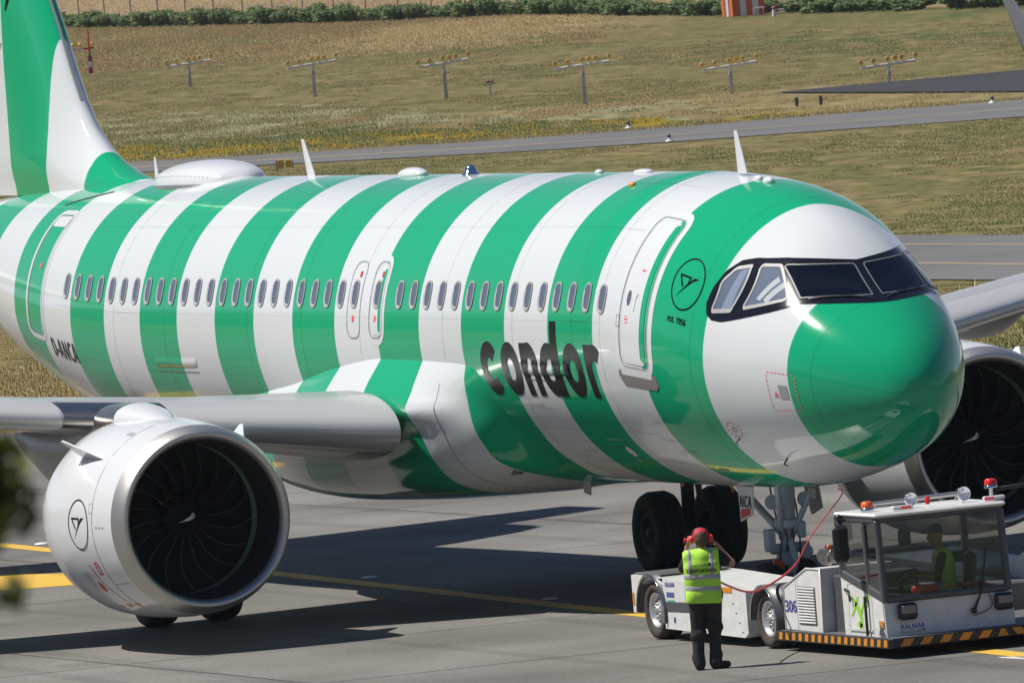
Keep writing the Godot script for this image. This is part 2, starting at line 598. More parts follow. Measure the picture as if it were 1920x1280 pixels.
func fuselage(p: Node3D) -> void:
	var xs := []
	for i in 70:
		xs.append(pow(lerpf(0.03, 2.569, i / 70.0), 2.0))
	xs.append_array(stations(6.6, 22.0, 44))
	xs.append_array(stations(22.4, 37.57, 50))
	var seg := 112
	var st := SurfaceTool.new()
	st.begin(Mesh.PRIMITIVE_TRIANGLES)
	for x in xs:
		for k in seg + 1:
			var ph := -PI / 2 + TAU * k / seg
			st.set_normal(fus_n(x, ph))
			st.set_uv(Vector2(x / 40.0, 0.5))
			st.add_vertex(fus(x, ph))
	for i in xs.size() - 1:
		for k in seg:
			var a := i * (seg + 1) + k
			var b := a + 1
			var c := a + seg + 1
			var d := c + 1
			# outward is clockwise
			st.add_index(a); st.add_index(c); st.add_index(b)
			st.add_index(b); st.add_index(c); st.add_index(d)
	# nose tip
	var tip := xs.size() * (seg + 1)
	st.set_normal(Vector3(-1, 0, 0))
	st.set_uv(Vector2(0, 0.5))
	st.add_vertex(fus(0.0, 0.0))
	for k in seg:
		st.add_index(tip); st.add_index(k); st.add_index(k + 1)
	put("fuselage", st.commit(), M.livery, p)
	var cone := MB.new()
	cone.lathe(Vector3(37.55, YC + 1.2, 0), Vector3(1, 0, 0), [[0.0, 0.24], [0.15, 0.2], [0.15, 0.0]], 20)
	put("exhaust_cone", cone, M.steel, p)

func cabin_windows(p: Node3D) -> void:
	var xs := []
	for i in 15: xs.append(5.9389 + 0.533 * i)
	xs.append(14.26); xs.append(15.14)
	for i in 23: xs.append(15.68 + 0.533 * i)
	for x in xs:
		var map := skin_map(x, 0.284, 0.0085)
		var map2 := skin_map(x, 0.284, 0.0105)
		var rim := MB.new()
		var o := oval(Vector2.ZERO, 0.122, 0.182, 28, 0.0, 2.7)
		lay_line(rim, o, 0.026, map2, true, 0.2)
		var w := put("window", rim, M.window_rim, p)
		var g := MB.new()
		lay_poly(g, oval(Vector2.ZERO, 0.113, 0.173, 28, 0.0, 2.7), map, 0.3)
		put("pane", g, M.cabin_glass, w)
		var sh := MB.new()
		var crescent := oval(Vector2.ZERO, 0.100, 0.160, 28, 0.0, 2.7).slice(12, 23)
		lay_line(sh, crescent, 0.022, skin_map(x, 0.284, 0.0095), false, 0.3)
		put("reveal", sh, M.pale_grey, w)

func outline_door(p: Node3D, called: String, x: float, ph: float, hw: float, y0: float, y1: float, rad: float, strip: float, r := 2.0) -> MeshInstance3D:
	var sh := MB.new()
	var o := rr(-hw, y0, hw, y1, rad)
	lay_line(sh, rr(-hw - strip * 0.5, y0 - strip * 0.5, hw + strip * 0.5, y1 + strip * 0.5, rad + strip * 0.5), strip, skin_map(x, ph, 0.004, r), true, 0.2)
	var d := put(called, sh, M.white, p)
	var gap := MB.new()
	lay_line(gap, o, 0.022, skin_map(x, ph, 0.006, r), true, 0.2)
	put("door_seam", gap, M.grey_line, d)
	var inner := MB.new()
	lay_line(inner, rr(-hw + 0.05, y0 + 0.05, hw - 0.05, y1 - 0.05, rad), 0.006, skin_map(x, ph, 0.006, r), true, 0.2)
	put("door_groove", inner, M.pale_grey, d)
	return d

func small_marks(p: Node3D, called: String, m: Material, boxes: Array, x: float, ph: float, eps := 0.006) -> MeshInstance3D:
	var mb := MB.new()
	for b in boxes:
		lay_poly(mb, [Vector2(b[0], b[1]), Vector2(b[0] + b[2], b[1]), Vector2(b[0] + b[2], b[1] + b[3]), Vector2(b[0], b[1] + b[3])], skin_map(x, ph, eps), 0.2)
	return put(called, mb, m, p)

func doors(p: Node3D) -> void:
	# front door: its seam, the broad white surround, the sill plate
	var d := outline_door(p, "front_door", 4.86, 0.38, 0.43, -1.0, 1.07, 0.16, 0.13)
	var panel := MB.new()
	lay_poly(panel, rr(-0.40, -0.96, 0.33, 1.02, 0.14), skin_map(4.86, 0.38, 0.0035), 0.12)
	put("door_panel", panel, M.white, d)
	var gs := MB.new()
	lay_poly(gs, rr(0.20, -0.90, 0.34, 0.97, 0.06), skin_map(4.86, 0.38, 0.005), 0.12)
	put("green_strip", gs, M.green, d)
	var sill := MB.new()
	lay_poly(sill, [Vector2(-0.56, -1.06), Vector2(0.56, -1.06), Vector2(0.60, -1.2), Vector2(0.50, -1.27), Vector2(-0.46, -1.27), Vector2(-0.58, -1.14)], skin_map(4.86, 0.38, 0.006), 0.15)
	put("sill_plate", sill, M.sill, d)
	var sl := MB.new()
	lay_poly(sl, rr(-0.46, -1.12, 0.46, -1.04, 0.03), skin_map(4.86, 0.38, 0.008), 0.15)
	put("sill_strip", sl, M.white, d)
	var hole := MB.new()
	lay_poly(hole, oval(Vector2(-0.2, -0.12), 0.06, 0.10, 20), skin_map(4.86, 0.38, 0.007), 0.2)
	put("door_window", hole, M.cabin_glass, d)
	var hand := MB.new()
	lay_line(hand, [Vector2(0.0, -0.28), Vector2(0.02, -0.1), Vector2(0.06, -0.05)], 0.012, skin_map(4.86, 0.38, 0.007), false, 0.2)
	put("door_handle", hand, M.dark_line, d)
	small_marks(d, "red_print", M.pink_lens, [[-0.02, 0.24, 0.05, 0.035], [0.05, 0.25, 0.03, 0.02], [-0.25, -0.36, 0.06, 0.012], [-0.27, -0.40, 0.11, 0.02], [-0.26, -0.44, 0.10, 0.014]], 4.86, 0.38, 0.007)
	var bx := MB.new()
	lay_line(bx, rr(-0.52, -0.50, -0.42, -0.36, 0.01), 0.008, skin_map(4.86, 0.38, 0.007), true, 0.3)
	put("vent_outline", bx, M.dark_line, d)
	# two over-wing exits
	for e in [[15.13, false], [14.27, true]]:
		var x: float = e[0]
		var m: MeshInstance3D
		if e[1]:
			m = outline_door(p, "overwing_exit", x, 0.25, 0.25, -0.52, 0.52, 0.16, 0.09)
			var pn := MB.new()
			lay_poly(pn, rr(-0.22, -0.49, 0.24, 0.49, 0.14), skin_map(x, 0.25, 0.0035), 0.12)
			put("exit_panel", pn, M.white, m)
			var g2 := MB.new()
			lay_poly(g2, rr(0.09, -0.44, 0.20, 0.42, 0.05), skin_map(x, 0.25, 0.0045), 0.12)
			put("green_strip", g2, M.green, m)
		else:
			var gap := MB.new()
			lay_line(gap, rr(-0.25, -0.52, 0.25, 0.52, 0.17), 0.022, skin_map(x, 0.25, 0.005), true, 0.2)
			m = put("overwing_exit", gap, M.grey_line, p)
		small_marks(m, "red_print", M.red, [[0.03, 0.30, 0.07, 0.08]], x, 0.25, 0.007)
		small_marks(m, "pink_print", M.pink_lens, [[-0.05, -0.30, 0.07, 0.08]], x, 0.25, 0.007)
	# rear door in its green band
	var rd := outline_door(p, "rear_door", 29.05, 0.36, 0.40, -0.98, 0.98, 0.15, 0.10, 1.86)
	var tp := MB.new()
	lay_poly(tp, rr(-0.36, 0.74, 0.36, 0.95, 0.08), skin_map(29.05, 0.36, 0.006, 1.86), 0.12)
	put("door_head", tp, M.white, rd)
	small_marks(rd, "pink_print", M.pink_lens, [[0.02, 0.05, 0.10, 0.08]], 29.05, 0.36, 0.007)
	var rain := MB.new()
	lay_line(rain, [Vector2(-0.75, 0.30), Vector2(-0.3, 0.42), Vector2(0.75, 0.66)], 0.05, skin_map(29.05, 0.85, 0.007, 1.86), false, 0.12)
	put("rain_gutter", rain, M.dark_gear, rd)

func chord(a: Vector2, b: Vector2, n: int) -> Array:   # an edge that is straight seen from ahead: the straight line between two points of the skin, carried forward to the skin
	var A := fus(a.x, a.y)
	var B := fus(b.x, b.y)
	var o: Array = []
	for i in n:
		var P := A.lerp(B, float(i) / n)
		var x0 := 0.02
		var x1 := 6.5
		var q: Array
		for it in 22:
			var x := (x0 + x1) * 0.5
			q = sec(x)
			var hh: float = q[0] - q[3] if P.y >= q[3] else q[3] - q[1]
			if pow(absf(P.y - q[3]) / hh, q[4]) + pow(absf(P.z) / q[2], q[4]) > 1.0:
				x0 = x
			else:
				x1 = x
		q = sec(x1)
		var S: float = (P.y - q[3]) / (q[0] - q[3] if P.y >= q[3] else q[3] - q[1])
		var C: float = -P.z / q[2]
		o.append(Vector2(x1, atan2(signf(S) * pow(absf(S), q[4] * 0.5), signf(C) * pow(absf(C), q[4] * 0.5))))
	return o

func cockpit(p: Node3D) -> void:
	var half: Array = [Vector2(3.16, 0.44), Vector2(3.14, 0.56), Vector2(3.05, 0.70), Vector2(2.90, 0.81), Vector2(2.68, 0.88)]
	half.append_array(chord(Vector2(2.55, 0.91), Vector2(2.31, 0.995), 3))
	half.append_array(chord(Vector2(2.31, 0.995), Vector2(1.79, PI / 2), 10))
	half.append(Vector2(1.79, PI / 2))
	half.append_array(chord(Vector2(1.03, PI / 2), Vector2(1.05, 1.42), 2))
	half.append_array(chord(Vector2(1.05, 1.42), Vector2(1.62, 0.79), 9))
	half.append_array(chord(Vector2(1.62, 0.79), Vector2(2.62, 0.385), 8))
	half.append_array([Vector2(2.62, 0.385), Vector2(2.80, 0.356), Vector2(2.98, 0.346), Vector2(3.10, 0.37)])
	for side in 2:
		var mp := func(eps: float) -> Callable:
			return func(q: Vector2) -> Array:
				var f: float = q.y if side == 0 else PI - q.y
				return [skin(q.x, f, eps), fus_n(q.x, f)]
		var mk := MB.new()
		lay_poly(mk, half, mp.call(0.004), 0.07)
		var mask := put("windshield_surround", mk, M.mask, p)
		var panes := {
			"windshield": [Vector2(2.185, 0.948), Vector2(1.715, 1.525), Vector2(1.168, 1.512), Vector2(1.645, 0.848)],
			"side_window": [Vector2(2.52, 0.845), Vector2(2.225, 0.935), Vector2(1.80, 0.765), Vector2(1.86, 0.70), Vector2(2.44, 0.495)],
			"rear_side_window": [Vector2(2.90, 0.74), Vector2(2.665, 0.808), Vector2(2.65, 0.455), Vector2(3.01, 0.405), Vector2(3.02, 0.62)]}
		for nm in panes:
			var q: Array = panes[nm]
			var c := Vector2.ZERO
			for v in q: c += v / q.size()
			# rounded corners
			var o: Array = []
			for i in q.size():
				var a: Vector2 = q[(i - 1 + q.size()) % q.size()]
				var b: Vector2 = q[i]
				var d: Vector2 = q[(i + 1) % q.size()]
				var e0 := b + (a - b).limit_length(0.030)
				var e1 := b + (d - b).limit_length(0.030)
				for t in 4:
					var u := t / 3.0
					o.append(e0.lerp(b, u).lerp(b.lerp(e1, u), u))
				o.append_array(chord(e1, d + (b - d).limit_length(0.030), 7).slice(1))
			var back := MB.new()
			lay_poly(back, o, mp.call(0.006), 0.08)
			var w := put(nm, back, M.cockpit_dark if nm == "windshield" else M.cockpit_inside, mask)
			if nm == "side_window":
				for k in 2:
					var cu := MB.new()
					var x0 := 2.06 - k * 0.13
					lay_poly(cu, [Vector2(x0 + 0.22, 0.60 + 0.02 * k), Vector2(x0 + 0.14, 0.60), Vector2(x0, 0.83), Vector2(x0 + 0.08, 0.85)], mp.call(0.008), 0.08)
					put("curtain", cu, M.curtain, w)
			elif nm == "rear_side_window":
				var cu := MB.new()
				lay_poly(cu, [Vector2(2.85, 0.44), Vector2(2.68, 0.46), Vector2(2.69, 0.78), Vector2(2.80, 0.74)], mp.call(0.008), 0.08)
				put("curtain", cu, mat(lin(0.24, 0.30, 0.42), 0.8), w)
			else:
				var top := MB.new()
				lay_poly(top, [Vector2(1.9, 1.0), Vector2(1.72, 0.90), Vector2(1.25, 1.45), Vector2(1.40, 1.46)], mp.call(0.0075), 0.08)
				put("glare_shield", top, mat(lin(0.008, 0.011, 0.020), 0.9, 0.0, 0.0), w)
			var gl := MB.new()
			lay_poly(gl, o, mp.call(0.011), 0.08)
			put("pane", gl, M.pane, w)
			var fr := MB.new()
			lay_line(fr, o, 0.016 if nm == "windshield" else 0.030, mp.call(0.013), true, 0.08)
			put("frame", fr, M.dark_line if nm == "windshield" else M.window_rim, w)
		# wiper and screws
		var wp := MB.new()
		lay_line(wp, [Vector2(1.10, 1.50), Vector2(1.30, 1.20), Vector2(1.56, 0.90)], 0.02, mp.call(0.022), false, 0.08)
		put("wiper", wp, M.tug_black, mask)

func nose_bits(p: Node3D) -> void:
	# service panel with red dashes, static port, drain mast, outlets
	var mb := MB.new()
	for i in 7:
		for yy in [0.30, -0.36]:
			lay_poly(mb, [Vector2(-0.24 + i * 0.07, yy), Vector2(-0.20 + i * 0.07, yy), Vector2(-0.20 + i * 0.07, yy + 0.016), Vector2(-0.24 + i * 0.07, yy + 0.016)], skin_map(1.56, -0.16, 0.005, 1.75), 0.2)
	for i in 8:
		for xx in [-0.26, 0.24]:
			lay_poly(mb, [Vector2(xx, -0.30 + i * 0.075), Vector2(xx + 0.014, -0.30 + i * 0.075), Vector2(xx + 0.014, -0.26 + i * 0.075), Vector2(xx, -0.26 + i * 0.075)], skin_map(1.56, -0.16, 0.005, 1.75), 0.2)
	lay_poly(mb, [Vector2(-0.16, -0.10), Vector2(-0.08, -0.10), Vector2(-0.12, 0.0)], skin_map(1.56, -0.16, 0.005, 1.75), 0.2)
	put("dashed_outline", mb, M.pink_lens, p)
	var pn := MB.new()
	lay_poly(pn, rr(-0.06, -0.13, 0.10, 0.10, 0.01), skin_map(1.56, -0.16, 0.005, 1.75), 0.2)
	put("access_panel", pn, M.grey, p)
	var sp := MB.new()
	for i in 12:
		var a := TAU * i / 12
		lay_poly(sp, oval(Vector2(cos(a), sin(a)) * 0.13, 0.016, 0.016, 6), skin_map(2.86, -0.53, 0.005, 1.9), 0.3)
	put("static_port_marks", sp, M.pink_lens, p)
	var ss := MB.new()
	lay_poly(ss, oval(Vector2.ZERO, 0.055, 0.055, 14), skin_map(2.86, -0.53, 0.006, 1.9), 0.3)
	put("static_port", ss, M.silver, p)
	# probes below the windows
	for q in [[2.9, -0.62], [2.35, -0.9]]:
		var pr := MB.new()
		var o := skin(q[0], q[1], 0.0)
		var nn := fus_n(q[0], q[1])
		pr.tube([o, o + nn * 0.09, o + nn * 0.11 + Vector3(-0.14, 0, 0)], [0.014, 0.012, 0.008], 8)
		put("probe", pr, M.dark_gear, p)
	var ov := MB.new()
	lay_poly(ov, oval(Vector2.ZERO, 0.11, 0.10, 16), skin_map(6.70, -0.815, 0.005), 0.3)
	put("outflow_panel", ov, M.pale_grey, p)
	small_marks(p, "outflow_marks", M.pale_grey, [[-0.42, 0.22, 0.03, 0.02], [-0.34, 0.22, 0.03, 0.02], [-0.26, 0.22, 0.03, 0.02], [-0.18, 0.22, 0.03, 0.02], [-0.1, 0.22, 0.03, 0.02], [-0.02, 0.22, 0.03, 0.02], [0.06, 0.22, 0.03, 0.02], [-0.2, -0.2, 0.05, 0.02], [-0.1, -0.21, 0.05, 0.02], [0.0, -0.21, 0.05, 0.02]], 6.70, -0.815)
	var dk := MB.new()
	lay_poly(dk, oval(Vector2.ZERO, 0.16, 0.04, 16), skin_map(4.25, -0.98, 0.005), 0.3)
	put("vent_slot", dk, M.dark_line, p)
	small_marks(p, "belly_marks", M.dark_line, [[0.0, 0.0, 0.07, 0.03], [0.12, -0.05, 0.05, 0.03], [-1.2, 0.2, 0.05, 0.03], [0.6, 0.3, 0.04, 0.03], [-2.0, 0.05, 0.06, 0.04]], 7.4, -1.0)
	# hinge rails of the cargo doors
	for r in [[8.92, 7.22, -0.185], [23.5, 21.75, -0.205]]:
		var h := MB.new()
		h.xuv = true
		var rows: Array = []
		for i in 13:
			var x: float = lerpf(r[0], r[1], i / 12.0)
			var k := 0.006 if i == 0 or i == 12 else 0.013
			var row := PackedVector3Array()
			for q in [[-0.040, 0.0], [-0.028, k], [0.0, k], [0.030, 0.0]]:
				row.append(skin(x, r[2] + q[0], q[1]))
			rows.append(row)
		h.loft(rows, false, false, true)
		put("hinge_fairing", h, M.livery, p)
		var sh := MB.new()
		lay_line(sh, [Vector2(0, 0), Vector2(r[0] - r[1], 0)], 0.012, skin_map(r[0], r[2] - 0.075, 0.004), false, 0.2)
		put("cargo_door_seam", sh, M.dark_line, p)
	# skin seams
	var sm := MB.new()
	lay_line(sm, [Vector2(0, 0), Vector2(22.0, 0)], 0.006, skin_map(28.0, 0.128, 0.003), false, 0.3)
	for f in [0.78, 1.25, -0.62, -1.05]:
		lay_line(sm, [Vector2(0, 0), Vector2(22.0, 0)], 0.010, skin_map(27.0, f, 0.003), false, 0.3)
	for x in [3.35, 5.95, 6.95, 9.1, 11.7, 14.9, 17.2, 19.4, 22.9, 25.1]:
		lay_line(sm, [Vector2(0, -2.6), Vector2(0, 2.9)], 0.010, skin_map(x, 0.3, 0.0028), false, 0.15)
	lay_line(sm, [Vector2(0, -2.0), Vector2(0, 2.0)], 0.012, skin_map(1.05, 0.1, 0.003, 1.6), false, 0.08)
	for k in 5:
		lay_line(sm, [Vector2(0, -0.9 + 0.55 * k), Vector2(0.55, -0.9 + 0.5 * k)], 0.012, skin_map(0.95, 0.1, 0.0028, 1.6), false, 0.08)
	put("skin_seams", sm, M.seam, p)
	var gm := MB.new()
	var rng := RandomNumberGenerator.new()
	rng.seed = 91
	for k in 26:
		var x := rng.randf_range(4.0, 24.0)
		var l := rng.randf_range(0.3, 0.9)
		var w := rng.randf_range(0.015, 0.04)
		lay_poly(gm, [Vector2(0, w), Vector2(0, -w), Vector2(-l, -w * 0.3), Vector2(-l, w * 0.2)], skin_map(x, rng.randf_range(-1.25, -0.4), 0.0035), 0.2)
	put("grime_streaks", gm, M.grime, p).set_meta("kind", "stuff")

func roof_bits(p: Node3D) -> void:
	for a in [[5.32, 0.56, 0.34, 0.27], [21.55, 0.56, 0.34, 0.40], [28.2, 0.34, 0.2, 0.12]]:
		var b := MB.new()
		var y := YC + 2.04
		var rows: Array = []
		for i in 2:
			var c: float = a[2] if i == 0 else a[2] * 0.32
			var x: float = a[0] - 0.12 if i == 0 else a[0] - 0.12 + a[3]
			var row := PackedVector3Array()
			for k in 12:
				var t := TAU * k / 12
				row.append(Vector3(x + c * 0.5 - cos(t) * c * 0.5, y + (a[1] if i else 0.0), sin(t) * 0.028 * (1.0 if i == 0 else 0.5)))
			rows.append(row)
		b.loft(rows)
		put("blade_antenna", b, M.white, p)
	for a in [[17.4, 0.9, 0.28, 0.11], [8.75, 0.5, 0.2, 0.05], [10.35, 0.18, 0.1, 0.05], [4.75, 0.22, 0.10, 0.05], [4.4, 0.26, 0.12, 0.07]]:
		var b := MB.new()
		b.ball(Vector3(a[0], fus(a[0], PI / 2).y, -0.05), Vector3(a[1] * 0.5, a[3], a[2] * 0.6), 16)
		put("antenna_fairing", b, M.white, p)
	var be := MB.new()
	be.lathe(Vector3(15.2, YC + 2.06, -0.03), Vector3.UP, [[0.0, 0.13], [0.03, 0.12], [0.04, 0.09], [0.10, 0.08], [0.14, 0.04], [0.145, 0.0]], 16)
	put("beacon_light", be, M.chrome, p)
	var orange := MB.new()
	orange.ball(fus(7.6, 1.22), Vector3(0.07, 0.05, 0.05), 10)
	put("ice_light", orange, M.amber, p)
	# satellite dome on its skirt
	var d := MB.new()
	var rows: Array = []
	for i in 25:
		var t := i / 24.0
		var x := lerpf(24.4, 27.75, t)
		var f := pow(sin(PI * pow(t, 0.85)), 0.45) if t > 0.0 and t < 1.0 else 0.0
		var row := PackedVector3Array()
		for k in 17:
			var a := PI * k / 16.0
			var w := 0.62 * f + 0.01
			var y0 = sec(x)[0] - 0.10
			row.append(Vector3(x, y0 + (0.34 * f + 0.02) * pow(sin(a), 0.7), -cos(a) * w))
		rows.append(row)
	d.loft(rows, false, false, true)
	var dome := put("antenna_dome", d, M.white, p)
	var sk := MB.new()
	rows = []
	for i in 25:
		var t := i / 24.0
		var x := lerpf(24.35, 27.8, t)
		var f := pow(maxf(0.0, sin(PI * pow(t, 0.85))), 0.45)
		var row := PackedVector3Array()
		var w := 0.64 * f + 0.012
		var y0: float = sec(x)[0] - 0.12
		for q in [[-1.0, 0.0], [-1.0, 0.06], [-0.985, 0.065]]:
			row.append(Vector3(x, y0 + q[1] * f, q[0] * w))
		rows.append(row)
	sk.loft(rows, false, false, true)
	put("dome_seal", sk, M.dark_line, dome)
	var hl := MB.new()
	for i in 26:
		var t := 0.12 + i * 0.03
		var x := lerpf(24.4, 27.75, t)
		var f := pow(sin(PI * pow(t, 0.85)), 0.45)
		var a := 0.35
		var w := 0.62 * f + 0.012
		hl.ball(Vector3(x, sec(x)[0] - 0.10 + (0.34 * f + 0.02) * pow(sin(a), 0.7), -cos(a) * w), Vector3(0.010, 0.010, 0.006), 6)
	put("rivets", hl, M.grey_line, dome)

# wing: spanwise stations z, leading edge x and y, chord, thickness
var WING := [[1.5, 13.3, 2.60, 6.0, 0.125, 0.035], [2.27, 13.3, 2.66, 5.9, 0.125, 0.035], [2.31, 12.70, 2.61, 6.5, 0.148, 0.035], [4.4, 13.77, 2.85, 5.25, 0.130, 0.03], [6.4, 14.79, 3.12, 4.1, 0.118, 0.02], [10.5, 16.88, 3.64, 3.15, 0.112, 0.01], [16.6, 20.0, 4.44, 1.75, 0.108, -0.01]]
func foil(w: Array, s: float, a: float, off := 0.0) -> Vector3:   # a in -1..1: upper surface positive, leading edge 0
	var t := a * a
	var th: float = w[4] * 5.0 * (0.2969 * sqrt(t) - 0.126 * t - 0.3516 * t * t + 0.2843 * t * t * t - 0.1036 * t * t * t * t)
	var cam := 0.02 * sin(PI * pow(t, 0.8))
	var y := cam + (th if a >= 0.0 else -th)
	var p := Vector3(w[1] + w[3] * t, w[2] + w[3] * (y - t * w[5]), s * w[0])
	if off != 0.0:
		var b := 0.02
		var q0 := foil(w, s, clampf(a - b, -1, 1))
		var q1 := foil(w, s, clampf(a + b, -1, 1))
		var d := (q1 - q0)
		p += Vector3(-d.y, d.x, 0).normalized() * off
	return p

func wing_at(z: float) -> Array:
	for i in WING.size() - 1:
		if z <= WING[i + 1][0] or i == WING.size() - 2:
			var t: float = (z - WING[i][0]) / (WING[i + 1][0] - WING[i][0])
			var o: Array = []
			for k in 6:
				o.append(lerpf(WING[i][k], WING[i + 1][k], t))
			return o
	return WING[0]

func wing(p: Node3D, s: float) -> void:
	var zs := [1.5, 2.27, 2.31, 2.8, 3.5, 4.4, 5.1, 5.75, 6.4, 7.5, 9.0, 10.5, 12.5, 14.5, 16.6]
	var up := MB.new()
	var rows: Array = []
	for z in zs:
		var row := PackedVector3Array()
		for k in 49:
			row.append(foil(wing_at(z), s, 1.0 - 2.0 * k / 48.0))
		rows.append(row)
	up.loft(rows, false, false, s > 0.0)
	var w := put("wing", up, M.wing, p)
	# winglet at the tip, curving up
	var wl := MB.new()
	var tip := wing_at(16.6)
	var ws: Array = []
	for q in [[16.6, 20.0, 4.44, 1.75, 0.108], [16.95, 20.25, 4.52, 1.55, 0.10], [17.25, 20.6, 4.8, 1.30, 0.095], [17.45, 21.1, 5.5, 1.0, 0.09], [17.75, 22.0, 6.8, 0.5, 0.085]]:
		var row := PackedVector3Array()
		for k in 25:
			var a := 1.0 - 2.0 * k / 24.0
			var f := foil([q[0], q[1], q[2], q[3], q[4], 0.0], s, a)
			var dy = f.y - q[2]
			var lean := clampf((q[0] - 16.6) / 0.65, 0.0, 1.0)
			row.append(Vector3(f.x, q[2] + dy * (1.0 - lean), f.z - s * dy * lean))
		ws.append(row)
	wl.loft(ws, false, false, s > 0.0)
	put("winglet", wl, M.white, w)
	# slats in polished metal, in lengths
	for q in [[2.315, 5.02], [6.42, 9.3], [9.33, 12.4], [12.43, 16.2]]:
		var sl := MB.new()
		var rs: Array = []
		for i in 9:
			var z: float = lerpf(q[0], q[1], i / 8.0)
			var ww := wing_at(z)
			var row := PackedVector3Array()
			row.append(foil(ww, s, 0.40, -0.01))
			for k in 17:
				row.append(foil(ww, s, 0.40 - 0.66 * k / 16.0, 0.014))
			row.append(foil(ww, s, -0.26, -0.01))
			rs.append(row)
		sl.loft(rs, true, true, s > 0.0)
		put("slat", sl, M.slat, w)
	# bare steel leading edge panel between the slats, over the pylon
	var fg := MB.new()
	var rs2: Array = []
	for i in 5:
		var z: float = lerpf(5.05, 6.39, i / 4.0)
		var row := PackedVector3Array()
		for k in 15:
			row.append(foil(wing_at(z), s, 0.34 - 0.54 * k / 14.0, 0.004))
		rs2.append(row)
	fg.loft(rs2, false, false, s > 0.0)
	put("leading_edge_panel", fg, M.steel, w)
	# flap track fairings
	for z in [9.2, 12.2]:
		var ww := wing_at(z)
		var c := MB.new()
		var rr2: Array = []
		for i in 11:
			var t := i / 10.0
			var x: float = ww[1] + ww[3] * lerpf(0.45, 1.35, t)
			var r := 0.24 * pow(sin(PI * clampf(t, 0.02, 0.98)), 0.6)
			var row := PackedVector3Array()
			for k in 14:
				var a := TAU * k / 14
				row.append(Vector3(x, ww[2] - 0.28 - 0.25 * t + sin(a) * r * 1.25, s * z + cos(a) * r * 0.8 * s))
			rr2.append(row)
		c.loft(rr2, true, true, true if s > 0.0 else false)
		put("flap_track_fairing", c, M.grey, w)
	var fl := MB.new()
	var fy: Array = []
	for z in [6.6, 8.0, 9.5, 11.0, 13.0]:
		var ww := wing_at(z)
		fy.append(PackedVector3Array([foil(ww, s, -0.80, 0.004), foil(ww, s, -0.835, 0.006)]))
	fl.loft(fy, false, false, s > 0.0)
	put("yellow_seal", fl, M.dull_yellow, w)

